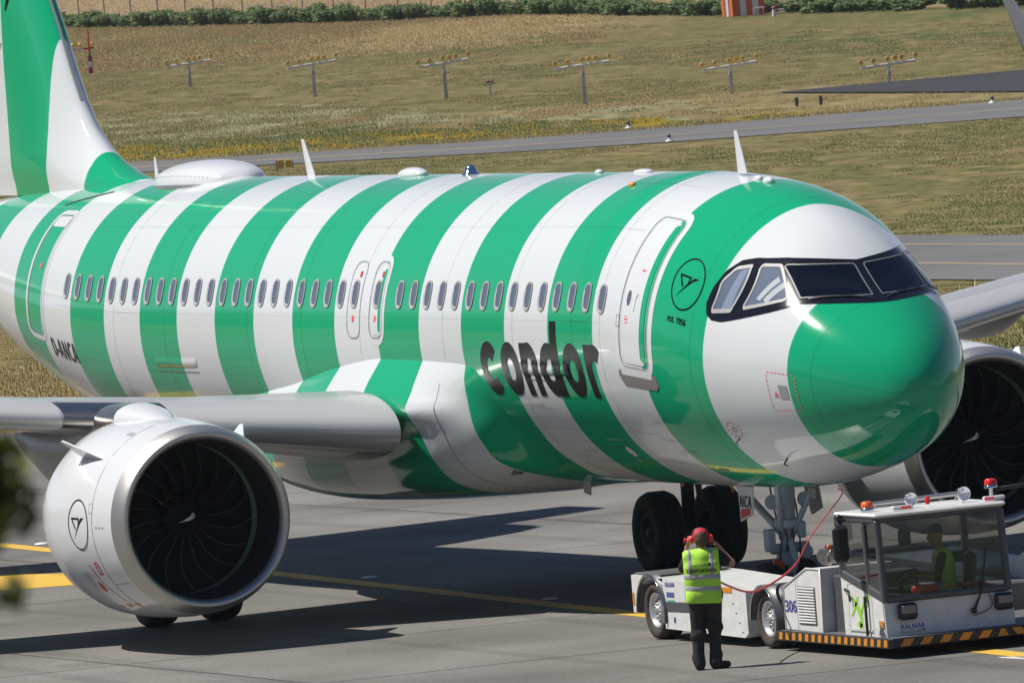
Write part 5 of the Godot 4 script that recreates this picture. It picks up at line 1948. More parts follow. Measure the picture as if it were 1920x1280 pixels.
	var sheet := func(nm: String, q: Array, out: Vector3) -> void:
		var g := MB.new()
		g.prism(q, out * 0.006)
		put(nm, g, M.cab_glass, cb)
	sheet.call("windscreen", [A + Vector3(-0.02, 0.07, 0.04), B + Vector3(-0.02, 0.07, -0.04), Bt + Vector3(-0.02, -0.03, -0.04), At + Vector3(-0.02, -0.03, 0.04)], Vector3(-1, 0, 0))
	sheet.call("rear_glass", [Vector3(-1.80, 0.80, -1.98), Vector3(-1.80, 0.80, -0.40), Vector3(-1.84, 1.67, -0.40), Vector3(-1.84, 1.67, -1.98)], Vector3(1, 0, 0))
	sheet.call("door_glass", [Vector3(-2.62, 0.93, -2.05), Vector3(-1.87, 1.09, -2.05), Vector3(-1.90, 1.67, -2.05), Vector3(-2.58, 1.67, -2.05)], Vector3(0, 0, -1))
	sheet.call("quarter_glass", [Vector3(-3.03, 0.82, -2.05), Vector3(-2.70, 0.90, -2.05), Vector3(-2.66, 1.67, -2.05), Vector3(-2.97, 1.67, -2.05)], Vector3(0, 0, -1))
	sheet.call("side_glass", [Vector3(-3.03, 0.80, -0.35), Vector3(-1.87, 0.80, -0.35), Vector3(-1.90, 1.67, -0.35), Vector3(-2.97, 1.67, -0.35)], Vector3(0, 0, 1))
	# seat, wheel and console
	var se := MB.new()
	se.box(Vector3(-2.42, 0.52, -0.90), Vector3(0.5, 0.14, 0.5), Basis(), 0.04)
	se.box(Vector3(-2.50, 0.86, -0.62), Vector3(0.52, 0.66, 0.14), Basis(Vector3.UP, -0.37) * Basis(Vector3(1, 0, 0), 0.15), 0.05)
	se.box(Vector3(-2.42, 0.36, -0.90), Vector3(0.3, 0.2, 0.3), Basis(), 0.02)
	put("seat", se, M.tug_black, cb)
	var swl := MB.new()
	var rg: Array = []
	for i in 21:
		var a := TAU * i / 20.0
		rg.append(Vector3(-2.28, 0.92, -1.42) + Vector3(cos(a) * 0.19, sin(a) * 0.09, sin(a) * 0.16))
	swl.tube(rg, 0.013, 8, false)
	swl.tube([Vector3(-2.28, 0.92, -1.42), Vector3(-2.28, 0.4, -1.6)], 0.025, 8)
	put("steering_wheel", swl, M.tug_black, cb)
	var con := MB.new()
	con.box(Vector3(-2.25, 0.50, -1.72), Vector3(0.7, 0.5, 0.3), Basis(), 0.03)
	con.box(Vector3(-2.95, 0.50, -1.2), Vector3(0.14, 0.46, 1.5), Basis(), 0.03)
	con.box(Vector3(-2.0, 1.10, -0.55), Vector3(0.2, 0.14, 0.2), Basis(), 0.02)
	put("console", con, M.tug_grey, cb)
	var im := MB.new()
	im.box(Vector3(-2.9, 1.46, -1.62), Vector3(0.03, 0.20, 0.17), Basis(), 0.05)
	im.tube([Vector3(-2.9, 1.68, -1.60), Vector3(-2.9, 1.5, -1.62)], 0.01, 6)
	put("inner_mirror", im, M.tug_black, cb)
	var cone := MB.new()
	cone.ball(Vector3(-2.98, 0.80, -1.52), Vector3(0.07, 0.075, 0.10), 14)
	cone.ball(Vector3(-2.98, 0.785, -1.35), Vector3(0.05, 0.055, 0.12), 14)
	put("red_ear_defender", cone, M.ear_red, cb)
	var rod := MB.new()
	rod.tube([Vector3(-3.0, 0.80, -1.15), Vector3(-3.0, 0.82, -0.62)], 0.014, 8)
	put("red_rod", rod, M.red, cb)
	# mirror outside on the left
	var mi := MB.new()
	mi.box(Vector3(-2.42, 1.43, -2.28), Vector3(0.12, 0.46, 0.24), Basis(Vector3.UP, 0.35), 0.045)
	var mr := put("side_mirror", mi, M.tug_black, cb)
	var ms := MB.new()
	ms.tube([Vector3(-2.10, 1.70, -2.05), Vector3(-2.2, 1.72, -2.24), Vector3(-2.42, 1.64, -2.28)], 0.018, 8)
	ms.box(Vector3(-2.0, 1.60, -2.12), Vector3(0.10, 0.34, 0.08), Basis(), 0.02)
	put("mirror_arm", ms, M.tug_black, mr)
	var ind := MB.new()
	ind.ball(Vector3(-2.36, 1.40, -2.42), Vector3(0.03, 0.04, 0.03), 10)
	put("indicator", ind, M.orange, mr)
	# door furniture
	var dh := MB.new()
	dh.bar(Vector3(-1.93, 0.83, -2.075), Vector3(-2.05, 0.80, -2.075), 0.03, 0.04, 0.008)
	dh.tube([Vector3(-2.03, 0.80, -2.09), Vector3(-2.12, 0.76, -2.10), Vector3(-2.12, 0.68, -2.09)], 0.014, 6)
	put("door_handle", dh, M.tug_black, cb)
	var pole := MB.new()
	pole.tube([Vector3(-2.62, 0.27, -2.10), Vector3(-2.62, 0.76, -2.10)], 0.02, 8)
	put("grab_pole", pole, M.tug_black, cb)
	var sk := MB.new()
	sk.box(Vector3(-2.35, 0.33, -2.066), Vector3(0.72, 0.03, 0.01))
	put("door_sill", sk, M.pale_grey, cb)
	var ds := MB.new()
	lay_line(ds, rr(0.0, 0.0, 0.75, 0.60, 0.02), 0.008, flat_map(Vector3(-2.0, 0.30, -2.063), Vector3(-1, 0, 0), Vector3.UP), true, 1.0)
	put("door_seam", ds, M.grey_line, cb)
	# a green aeroplane shape printed on the door
	var pl := MB.new()
	var fm := flat_map(Vector3(-2.0, 0.34, -2.064), Vector3(-1, 0, 0), Vector3.UP)
	for q in [[[0.08, 0.42], [0.16, 0.40], [0.42, 0.22], [0.40, 0.04], [0.30, 0.0], [0.34, 0.12], [0.26, 0.22]], [[0.05, 0.16], [0.10, 0.15], [0.30, 0.34], [0.33, 0.42], [0.27, 0.40], [0.16, 0.26]], [[0.22, 0.06], [0.30, 0.11], [0.44, 0.04], [0.42, 0.0], [0.30, 0.02]], [[0.56, 0.28], [0.62, 0.30], [0.72, 0.50], [0.66, 0.52], [0.58, 0.38]], [[0.42, 0.20], [0.50, 0.34], [0.47, 0.36], [0.38, 0.24]]]:
		var o: Array = []
		for v in q: o.append(Vector2(v[0], v[1]))
		lay_poly(pl, o, fm, 1.0)
	put("door_emblem", pl, M.lime, cb)
	# front lamps, plate, wiper
	for z in [-1.77, -0.46]:
		var la := MB.new()
		la.box(Vector3(-3.17, 0.56, z), Vector3(0.10, 0.21, 0.25), Basis(), 0.03)
		var lo := put("work_lamp", la, M.tug_black, cb)
		var le := MB.new()
		le.box(Vector3(-3.224, 0.585, z), Vector3(0.012, 0.10, 0.19), Basis(), 0.005)
		put("lens", le, M.sill, lo)
		var rg2 := MB.new()
		for k in 4:
			rg2.box(Vector3(-3.232, 0.585, z - 0.075 + 0.05 * k), Vector3(0.006, 0.09, 0.006))
		put("lens_ribs", rg2, M.grey_line, lo)
	var plate := MB.new()
	plate.box(Vector3(-3.133, 0.355, -1.68), Vector3(0.008, 0.125, 0.32), Basis(), 0.002)
	var pt2 := put("name_plate", plate, mat(lin(0.72, 0.73, 0.76), 0.4), cb)
	var tx2 := MB.new()
	letters(tx2, "KALMAR", 0.055, flat_map(Vector3(-3.139, 0.37, -1.70), Vector3(0, 0, 1), Vector3.UP), true, 1.0, 1.05)
	put("lettering", tx2, M.blue_print, pt2)
	var tx3 := MB.new()
	letters(tx3, "MOTOR AB", 0.036, flat_map(Vector3(-3.139, 0.312, -1.73), Vector3(0, 0, 1), Vector3.UP), false, 1.0, 1.1)
	put("small_lettering", tx3, M.grey, pt2)
	var rs := MB.new()
	rs.box(Vector3(-3.139, 0.318, -1.56), Vector3(0.004, 0.03, 0.03))
	put("red_square", rs, M.red, pt2)
	var wi := MB.new()
	wi.tube([Vector3(-3.16, 0.50, -0.86), Vector3(-3.17, 0.72, -0.75), Vector3(-3.11, 1.25, -0.62)], [0.02, 0.012, 0.008], 6)
	wi.box(Vector3(-3.16, 0.48, -0.87), Vector3(0.06, 0.07, 0.07), Basis(), 0.015)
	var cable: Array = []
	for i in 9:
		var t := i / 8.0
		cable.append(Vector3(-3.15, lerpf(0.69, 0.42, t) - 0.05 * sin(PI * t), lerpf(-0.66, -0.88, t) + 0.14 * sin(PI * t)))
	wi.tube(cable, 0.006, 5)
	put("wiper", wi, M.tug_black, cb)
	var tri := MB.new()
	tri.prism([Vector3(-3.11, 0.28, -2.07), Vector3(-2.93, 0.28, -2.07), Vector3(-3.0, 0.42, -2.07)], Vector3(0, 0, -0.006))
	put("corner_step", tri, M.tug_grey, cb)
	var yw := MB.new()
	yw.box(Vector3(-3.02, 0.42, -2.072), Vector3(0.13, 0.09, 0.006), Basis(), 0.002)
	put("yellow_placard", yw, M.amber, cb)
	# lamps on the roof
	for q in [[-2.45, 1.82, -1.90, 0.10], [-2.2, 1.93, -0.10, 0.10]]:
		var bc := MB.new()
		bc.lathe(Vector3(q[0], q[1] - 0.01, q[2]), Vector3.UP, [[0.0, 0.085], [0.03, 0.085], [0.035, 0.07]], 18)
		bc.tube([Vector3(q[0], q[1] - 0.2, q[2]), Vector3(q[0], q[1], q[2])], 0.03, 8)
		var be := put("beacon", bc, M.chrome, cb)
		var bl := MB.new()
		bl.lathe(Vector3(q[0], q[1], q[2]), Vector3.UP, [[0.03, 0.078], [0.09, 0.075], [0.105, 0.05], [0.108, 0.0]], 18)
		put("lens", bl, M.orange if q[2] < -1.0 else M.red_lens, be)
	var arm2 := MB.new()
	arm2.tube([Vector3(-2.2, 1.70, -0.34), Vector3(-2.2, 1.74, -0.10), Vector3(-2.2, 1.90, -0.02), Vector3(-2.2, 1.92, 0.5)], 0.025, 8)
	arm2.box(Vector3(-2.25, 1.72, -0.2), Vector3(0.14, 0.10, 0.14), Basis(), 0.03)
	put("beacon_arm", arm2, M.tug_black, cb)
	for q in [[-1.38, 0.085], [-0.66, 0.09]]:
		var wl := MB.new()
		wl.lathe(Vector3(-2.60, 1.91, q[0]), Vector3(-1, 0, 0), [[-0.08, 0.03], [-0.04, q[1] * 0.8], [0.03, q[1]], [0.05, q[1]], [0.05, q[1] * 0.88], [-0.02, 0.03], [-0.02, 0.0]], 22)
		wl.tube([Vector3(-2.58, 1.80, q[0]), Vector3(-2.58, 1.85, q[0])], 0.02, 6)
		var wo := put("round_work_light", wl, M.chrome, cb)
		var ls := MB.new()
		ls.lathe(Vector3(-2.60, 1.91, q[0]), Vector3(-1, 0, 0), [[0.045, q[1] * 0.9], [0.06, q[1] * 0.6], [0.066, 0.0]], 22)
		put("lens", ls, M.lens, wo)
	for q in [[-1.63, 0.16, -1.60], [-0.38, 0.17, -0.47]]:
		var fl2 := MB.new()
		fl2.box(Vector3(-2.92, 1.835, q[0]), Vector3(0.10, 0.055, 0.28), Basis(), 0.015)
		var fo := put("flash_lamp", fl2, M.pale_grey, cb)
		var fz := MB.new()
		for k in 3:
			fz.box(Vector3(-2.972, 1.835, q[2] + 0.045 * k - 0.04), Vector3(0.012, 0.045, 0.038), Basis(), 0.004)
		put("lens", fz, M.pink_lens, fo)
	var rl := MB.new()
	rl.lathe(Vector3(-2.4, 1.81, -1.06), Vector3.UP, [[0.0, 0.03], [0.09, 0.03], [0.10, 0.0]], 12)
	put("red_lamp", rl, M.red_lens, cb)
	var bar2 := MB.new()
	bar2.tube([Vector3(-2.0, 1.85, -1.75), Vector3(-2.0, 1.88, -0.4)], 0.03, 8)
	for z in [-1.6, -0.5]:
		bar2.tube([Vector3(-2.0, 1.80, z), Vector3(-2.0, 1.86, z)], 0.02, 6)
	put("roof_bar", bar2, M.silver, cb)
	# print on the hull side
	var hm := flat_map(Vector3(2.86, 0.60, -2.104), Vector3(-1, 0, 0), Vector3.UP)
	var t1 := MB.new()
	letters(t1, "Dortmund", 0.15, hm, true, 1.0, 1.0)
	put("place_lettering", t1, M.blue_print, p)
	var t2 := MB.new()
	for k in 7:
		lay_poly(t2, rr(-0.25 + 0.075 * k, 0.49, -0.19 + 0.075 * k, 0.53, 0.01), flat_map(Vector3(2.95, 0.0, -2.104), Vector3(-1, 0, 0), Vector3.UP), 1.0)
	put("small_print", t2, M.grey_line, p)
	var t3 := MB.new()
	letters(t3, "KALMAR", 0.06, flat_map(Vector3(3.87, 0.735, -2.104), Vector3(-1, 0, 0), Vector3.UP), true, 1.0)
	for k in 5:
		lay_poly(t3, rr(-0.13 + 0.055 * k, 0.57, -0.09 + 0.055 * k, 0.64, 0.008), flat_map(Vector3(3.87, 0.0, -2.104), Vector3(-1, 0, 0), Vector3.UP), 1.0)
	put("type_lettering", t3, M.blue_print, p)
	var t4 := MB.new()
	for k in 3:
		lay_poly(t4, rr(-0.12, 0.52 - 0.03 * k, 0.14, 0.54 - 0.03 * k, 0.004), flat_map(Vector3(3.87, 0, -2.104), Vector3(-1, 0, 0), Vector3.UP), 1.0)
	put("teal_print", t4, M.teal_print, p)
	var yp := MB.new()
	yp.box(Vector3(2.0, 0.72, -2.104), Vector3(0.50, 0.07, 0.006), Basis(), 0.002)
	yp.box(Vector3(2.35, 0.27, -2.104), Vector3(0.16, 0.18, 0.006), Basis(), 0.002)
	yp.box(Vector3(5.16, 0.52, -2.105), Vector3(0.05, 0.16, 0.008), Basis(), 0.002)
	put("yellow_placard", yp, M.amber, p)
	var bz := MB.new()
	for k in 4:
		bz.box(Vector3(1.75 - 0.09 * k, 0.55 - 0.12 * k, -2.103), Vector3(0.05, 0.012, 0.004))
	bz.box(Vector3(3.78, 0.28, -2.103), Vector3(0.06, 0.07, 0.004))
	put("small_marks", bz, M.blue_print, p)

# ---------------------------------------------------------------- the airfield
func fld(s: float, t: float, y := 0.0) -> Vector3:   # s metres out from the camera's foot along its heading, t to the right
	return Vector3(CAM.x + VF.x * s - VF.y * t, y, CAM.z + VF.y * s + VF.x * t)

var patchy := FastNoiseLite.new()
var fine := FastNoiseLite.new()

func bank_foot(t: float) -> float:
	return 622.0 - 1.2 * t
func rise(s: float, t: float) -> float:   # height of the ground
	var d := s - bank_foot(t)
	var left := clampf((12.0 - t) / 10.0, 0.0, 1.0)
	var h := 0.0
	if d > 0.0:
		h += 0.30 * left * smoothstep(0.0, 22.0, d) * (1.0 - smoothstep(60.0, 150.0, d))
	h += 0.10 * patchy.get_noise_2d(s * 0.6 + 900.0, t * 2.0) * smoothstep(450.0, 600.0, s) * (1.0 - smoothstep(850.0, 1000.0, s))
	if s > 900.0:
		h += (s - 900.0) * 0.020
	return h

func hedge_s(t: float) -> float:
	return 719.0 - 4.05 * t + 0.012 * t * t

var FAR := [[-60.0, 475.0], [-13.1, 444.5], [-9.2, 439.2], [-5.4, 436.6], [0.6, 431.6], [6.5, 430.1], [12.4, 429.5], [18.3, 428.0], [80.0, 410.0]]
func far_edge(t: float) -> float:
	for i in FAR.size() - 1:
		if t <= FAR[i + 1][0]:
			return lerpf(FAR[i][1], FAR[i + 1][1], clampf((t - FAR[i][0]) / (FAR[i + 1][0] - FAR[i][0]), 0.0, 1.0))
	return 410.0

# colour of the plants at a place: [dry share and tint], height of the tufts
func growth(s: float, t: float, rnd: float) -> Array:
	var n := patchy.get_noise_2d(s * 0.55, t * 2.4)
	var n2 := fine.get_noise_2d(s * 1.2, t * 5.0)
	var n3 := 1.5 * fine.get_noise_2d(s * 5.0 + 400.0, t * 22.0)
	var n4 := 1.5 * fine.get_noise_2d(s * 9.0 - 400.0, t * 9.0)
	var dry := Color(0.280, 0.214, 0.098)
	var straw := Color(0.38, 0.30, 0.155)
	var olive := Color(0.168, 0.166, 0.057)
	var green := Color(0.085, 0.132, 0.036)
	var red := Color(0.275, 0.190, 0.092)
	var c: Color
	var h := 0.10
	var wheat := s - hedge_s(t)
	if wheat > 3.0:
		return [Color(0.42, 0.29, 0.17).lerp(Color(0.46, 0.325, 0.19), rnd), 0.16]
	var e := s - far_edge(t)
	var bank := s - bank_foot(t)
	if s < 268.0:
		c = olive.lerp(straw, clampf(0.35 + n * 1.0 + n2 * 0.9 + n3 * 0.5, 0.0, 1.0))
		h = 0.06 + 0.09 * rnd * rnd + (0.22 if rnd > 0.975 and t > 0.0 else 0.0)
		if t < -2.0:
			c = olive.lerp(dry, clampf(0.6 + n + n2 * 0.4, 0.0, 1.0))
	elif e < -18.0:
		c = olive.lerp(dry, clampf(0.45 + n * 2.0 + n2 * 1.4 + n3 * 0.9, 0.0, 1.0)).lerp(green, clampf(n2 * 0.7 + n4 * 0.9 - 0.05, 0.0, 0.75))
		c = c.lerp(straw, clampf(n4 * -1.2 - 0.2 + n3 * 0.6, 0.0, 0.6))
		if t < -6.0:
			c = c.lerp(dry, 0.3)
		h = 0.035
	elif e < 4.0:
		c = olive.lerp(dry, 0.7)
		h = 0.10
	elif e < lerpf(28.0, 5.0, smoothstep(-3.0, 11.0, t)) + n2 * 16.0 and t < 11.0:
		c = olive.lerp(green, clampf(0.3 + n2, 0.0, 0.8))
		h = 0.10
		var band := 1.0 - absf(e - 10.0) / 12.0
		if rnd < 0.45 * band + 0.9 * n2 + 0.2 * n:
			c = Color(0.40, 0.27, 0.015)
	elif e < lerpf(74.0, 24.0, smoothstep(-12.0, 5.0, t)) + n2 * 40.0 and t < 8.0:
		c = olive.lerp(dry, 0.45 + n2 * 0.5)
		h = 0.09
		if rnd < 0.30 + 1.1 * n2:
			c = Color(0.36, 0.35, 0.22)
	elif e < 48.0:
		c = dry.lerp(straw, clampf(0.55 + n2, 0.0, 1.0))
		h = 0.05
	elif bank < 0.0:
		c = olive.lerp(dry, clampf(0.45 + n * 2.0 + n2 * 1.3 + n3 * 0.9, 0.0, 1.0)).lerp(green, clampf(n * 1.6 + n4 * 0.9 - 0.05, 0.0, 0.8)).lerp(red, clampf(-n2 * 1.1 + n3 * 0.5, 0.0, 0.7))
		c = c.lerp(straw, clampf(n4 * -1.3 - 0.25, 0.0, 0.6))
		h = 0.04
	else:
		var left := clampf((11.0 - t) / 6.0, 0.0, 1.0)
		var a := olive.lerp(green, clampf(0.5 + n, 0.0, 1.0)).lerp(dry, clampf(0.35 - n2, 0.0, 0.8))
		var b := red.lerp(dry, clampf(0.45 + n * 1.5 + n2 * 1.2, 0.0, 1.0)).lerp(olive, clampf(n2 * 1.6 + n4 * 0.6, 0.0, 0.8))
		var swathe := clampf(2.0 - 2.0 * absf(bank - 48.0 - 1.5 * t) / 42.0, 0.0, 1.0) * smoothstep(-12.0, -2.0, t + n2 * 6.0)
		if rnd < 0.30 * clampf(n * 2.0 + 0.1, 0.0, 1.0) + 1.1 * swathe + 0.9 * n2 * swathe:
			b = straw.lerp(Color(0.42, 0.30, 0.16), rnd)
		c = a.lerp(b, left)
		h = 0.06 + 0.09 * left
	return [c, h]

func paved(s: float, t: float) -> bool:
	var p := fld(s, t)
	if p.z > 45.3 and p.z < 57.0 and s < 330.0:
		return true
	var e := s - far_edge(t)
	if e < 0.0 and e > -(19.0 + 0.17 * t):
		return true
	if t > 9.0 and s > 427.0 and s < 476.0:
		return wedge_in(p)
	return s < 236.0

var WEDGE := [Vector2(289.4, 117.5), Vector2(278.6, 116.3), Vector2(267.8, 115.1), Vector2(257.6, 114.2), Vector2(200.0, 107.0), Vector2(262.0, 158.0), Vector2(289.4, 128.0), Vector2(289.4, 124.3), Vector2(289.8, 121.3)]
func wedge_in(p: Vector3) -> bool:
	return Geometry2D.is_point_in_polygon(Vector2(p.x, p.z), PackedVector2Array(WEDGE))

func sheet(called: String, pts: Array, y: float, m: Material, parent: Node = null) -> MeshInstance3D:
	var mb := MB.new()
	mb.flat()
	var p := PackedVector2Array(pts)
	var ix := Geometry2D.triangulate_polygon(p)
	for i in range(0, ix.size(), 3):
		mb.tri_n(Vector3(p[ix[i]].x, y, p[ix[i]].y), Vector3(p[ix[i + 1]].x, y, p[ix[i + 1]].y), Vector3(p[ix[i + 2]].x, y, p[ix[i + 2]].y), Vector3.UP)
	return struct(called, mb, m, parent)

func strip(called: String, pts: Array, w: float, y: float, m: Material, parent: Node = null) -> MeshInstance3D:
	var mb := MB.new()
	mb.flat()
	for i in pts.size() - 1:
		var d: Vector2 = (pts[i + 1] - pts[i]).normalized().orthogonal() * w * 0.5
		var a: Vector2 = pts[i]
		var b: Vector2 = pts[i + 1]
		mb.quad_n(Vector3(a.x + d.x, y, a.y + d.y), Vector3(b.x + d.x, y, b.y + d.y), Vector3(b.x - d.x, y, b.y - d.y), Vector3(a.x - d.x, y, a.y - d.y), Vector3.UP)
	return struct(called, mb, m, parent)

func ground() -> void:
	patchy.seed = 5
	patchy.frequency = 0.02
	patchy.fractal_octaves = 4
	fine.seed = 9
	fine.frequency = 0.05
	fine.fractal_octaves = 3
	# terrain out to the horizon; its colours are those of the plants on it
	var rng := RandomNumberGenerator.new()
	rng.seed = 3
	var st := SurfaceTool.new()
	st.begin(Mesh.PRIMITIVE_TRIANGLES)
	var ss := [-1500.0, -400.0, 0.0, 150.0]
	var s := 230.0
	while s < 1000.0:
		ss.append(s)
		s += 1.6 if s < 900.0 else 25.0
	ss.append_array([1100.0, 1300.0, 1700.0, 2400.0, 3400.0])
	var ts := [-2500.0, -600.0, -150.0, -80.0]
	for i in 201:
		ts.append(-60.0 + i * 0.6)
	ts.append_array([80.0, 150.0, 600.0, 2500.0])
	for a in ss:
		for t in ts:
			var g := growth(a, t, rng.randf())
			var c: Color = g[0]
			c = c.lerp(Color(0.20, 0.165, 0.08), 0.25)
			st.set_color(c)
			st.set_normal(Vector3.UP)
			st.add_vertex(fld(a, t, rise(a, t) - 0.03))
	var w := ts.size()
	for i in ss.size() - 1:
		for k in w - 1:
			var a := i * w + k
			st.add_index(a); st.add_index(a + w); st.add_index(a + 1)
			st.add_index(a + 1); st.add_index(a + w); st.add_index(a + w + 1)
	struct("grass_field", st.commit(), M.grass_ground)
	# apron and taxiways
	var apron := sheet("apron", [Vector2(-400, -500), Vector2(232, -455), Vector2(79.0, 14.5), Vector2(72.9, 33.1), Vector2(20, 195), Vector2(-420, 500)], 0.0, M.apron)
	var tw := sheet("taxiway", [Vector2(-300, 45.5), Vector2(300, 46.5), Vector2(300, 57.5), Vector2(-300, 56.5)], -0.004, M.taxi)
	var near := [Vector2(420, 20), Vector2(258.8, 81.2), Vector2(254.4, 83.6), Vector2(249.2, 85.4), Vector2(241.0, 88.4), Vector2(235.6, 92.1), Vector2(231.6, 96.7), Vector2(227.3, 100.9), Vector2(170, 150)]
	var far := [Vector2(440, 30), Vector2(273.9, 86.0), Vector2(268.4, 88.2), Vector2(263.2, 90.8), Vector2(257.4, 94.4), Vector2(253.6, 99.3), Vector2(251.2, 104.6), Vector2(248.4, 110.3), Vector2(190, 170)]
	var poly := near.duplicate()
	var fr := far.duplicate()
	fr.reverse()
	poly.append_array(fr)
	var tw2 := sheet("taxiway", poly, -0.002, M.taxi)
	sheet("resurfaced_runway_end", WEDGE, 0.02, M.dark_asphalt)
	var mid: Array = []
	for i in near.size():
		mid.append(near[i].lerp(far[i], 0.47))
	strip("centre_line", mid, 0.5, 0.003, M.dull_yellow, tw2)
	strip("edge_line", [Vector2(-200, 49.7), Vector2(111.0, 49.8), Vector2(118.2, 50.0), Vector2(280, 51.0)], 0.22, 0.001, M.dull_yellow, tw)
	strip("edge_line", [Vector2(-200, 55.0), Vector2(127.2, 54.7), Vector2(280, 55.5)], 0.2, 0.001, M.dull_yellow, tw)
	# painted lines on the apron
	strip("yellow_line", [Vector2(80.0, 2.9), Vector2(41.5, 1.6), Vector2(26.7, 0.83), Vector2(9.9, -0.24), Vector2(-4.0, -1.0), Vector2(-30, -2.7)], 0.34, 0.004, M.yellow_paint, apron)
	sheet("yellow_band", [Vector2(36.5, -2.6), Vector2(32.2, -0.55), Vector2(29.1, -1.45), Vector2(29.6, -2.5), Vector2(32.6, -4.0)], 0.004, M.yellow_paint, apron)
	sheet("white_band", [Vector2(-4.9, -1.36), Vector2(-5.55, -0.95), Vector2(-6.25, -1.3), Vector2(-5.15, -1.40)], 0.004, M.white_paint, apron)
	# joints between the bays, sealed in dark strips with gaps and wobbles
	rng.seed = 17
	for i in 14:
		var x := -12.0 + 7.45 * i
		var pts: Array = []
		for k in 41:
			pts.append(Vector2(x + 0.3 + rng.randf_range(-0.05, 0.05), -30.0 + k * 1.5))
		strip("joint", pts, 0.035, 0.0025, M.sealant, apron)
	for i in 8:
		var z := -14.9 + 7.5 * i
		var pts: Array = []
		for k in 41:
			pts.append(Vector2(-14.0 + k * 2.6, z + 0.1 + rng.randf_range(-0.03, 0.03)))
		strip("joint", pts, 0.03, 0.0035, M.sealant, apron)
	# wear: tyre tracks, drips and hairline cracks
	for q in [[-2.2, 0.35, -6.2], [2.1, 0.3, -2.0], [-5.2, 0.3, 14.0], [4.4, 0.4, 3.0], [-8.6, 0.35, -30.0], [-7.3, 0.35, -31.0], [6.4, 0.3, 8.0]]:
		var pts: Array = []
		var z0: float = q[0]
		for k in 31:
			pts.append(Vector2(-14.0 + k * 2.6, z0 + 0.9 * sin((k * 2.6 + q[2]) * 0.045) + 0.04 * k))
		strip("tyre_track", pts, q[1], 0.0052 + 0.0004 * absf(z0), M.tyre_mark, apron)
	for k in 26:
		var c := Vector2(rng.randf_range(-8.0, 40.0), rng.randf_range(-9.0, 4.0))
		var pts: Array = []
		var r0 := rng.randf_range(0.06, 0.35)
		for a in 12:
			pts.append(c + Vector2(cos(TAU * a / 12.0) * 1.6, sin(TAU * a / 12.0)) * r0 * rng.randf_range(0.7, 1.3))
		sheet("oil_stain", pts, 0.0095 + 0.0003 * k, M.tyre_mark, apron)
	for k in 9:
		var c := Vector2(rng.randf_range(-6.0, 40.0), rng.randf_range(-10.0, 2.0))
		var d := Vector2(rng.randf_range(-1.0, 1.0), rng.randf_range(-1.0, 1.0)).normalized()
		var pts: Array = [c]
		for a in 14:
			d = d.rotated(rng.randf_range(-0.35, 0.35))
			c += d * rng.randf_range(0.3, 0.8)
			pts.append(c)
		strip("crack", pts, 0.022, 0.0185 + 0.0003 * k, M.sealant, apron)
	rng.seed = 8
	for q in [[23.6, 1.1], [14.7, 0.42], [40.7, 2.0]]:  # low white discs for the small white marks on the apron
		var li := MB.new()
		li.lathe(Vector3(q[0], 0.0, q[1]), Vector3.UP, [[0.0, 0.12], [0.012, 0.11], [0.022, 0.06], [0.024, 0.0]], 18)
		tag(put("white_disc", li, M.hut_white), "small white disc on the apron %s" % ("below the wing root" if q[0] == 23.6 else "left of the tow tractor" if q[0] == 14.7 else "left of the white engine"), "apron disc", "white discs on the apron")

func unseen_hills() -> void:
	# wooded rise out of view, placed to darken reflections low on the airliner side
	var mb := MB.new()
	var rows: Array = []
	var n := 150
	for ring in 5:
		var row := PackedVector3Array()
		for i in n + 1:
			var a := deg_to_rad(21.1 + 28.0 + 304.0 * i / n)
			var rad: float = [620.0, 640.0, 700.0, 780.0, 900.0][ring]
			var h: float = [-1.0, 26.0, 50.0, 74.0, 66.0][ring] * (1.0 + 0.5 * fine.get_noise_2d(i * 3.0, ring * 40.0) + 0.35 * patchy.get_noise_2d(i * 2.0, 300.0))
			var fade := smoothstep(0.0, 8.0, float(i)) * smoothstep(0.0, 8.0, float(n - i))
			row.append(Vector3(cos(a) * rad, h * fade - 1.0, sin(a) * rad))
		rows.append(row)
	mb.loft(rows, false, false)
	struct("unseen_wooded_hills", mb, M.unseen_hill)

func tuft_mesh(blades: int, spread: float, seed_: int) -> ArrayMesh:
	var rng := RandomNumberGenerator.new()
	rng.seed = seed_
	var mb := MB.new()
	mb.flat()
	for i in blades:
		var a := rng.randf() * TAU
		var o := Vector3(cos(a), 0, sin(a)) * rng.randf() * spread
		var lean := Vector3(rng.randf_range(-1, 1), 0, rng.randf_range(-1, 1)) * 0.45
		var h := rng.randf_range(0.55, 1.0)
		var s := Vector3(cos(a + 1.3), 0, sin(a + 1.3)) * 0.09
		var sh := rng.randf_range(0.88, 1.1)
		mb.col = Color(sh, sh, sh)
		var m := o + Vector3(0, h * 0.6, 0) + lean * 0.4
		var t := o + Vector3(0, h, 0) + lean
		mb.tri(o - s, o + s, m + s * 0.7)
		mb.tri(o - s, m + s * 0.7, m - s * 0.7)
		mb.tri(m - s * 0.7, m + s * 0.7, t)
	mb.st.generate_normals()
	var arr := mb.st.commit_to_arrays()
	var nn: PackedVector3Array = arr[Mesh.ARRAY_NORMAL]
	for i in nn.size():
		nn[i] = (nn[i] * 0.25 + Vector3.UP).normalized()
	arr[Mesh.ARRAY_NORMAL] = nn
	var am := ArrayMesh.new()
	am.add_surface_from_arrays(Mesh.PRIMITIVE_TRIANGLES, arr)
	return am

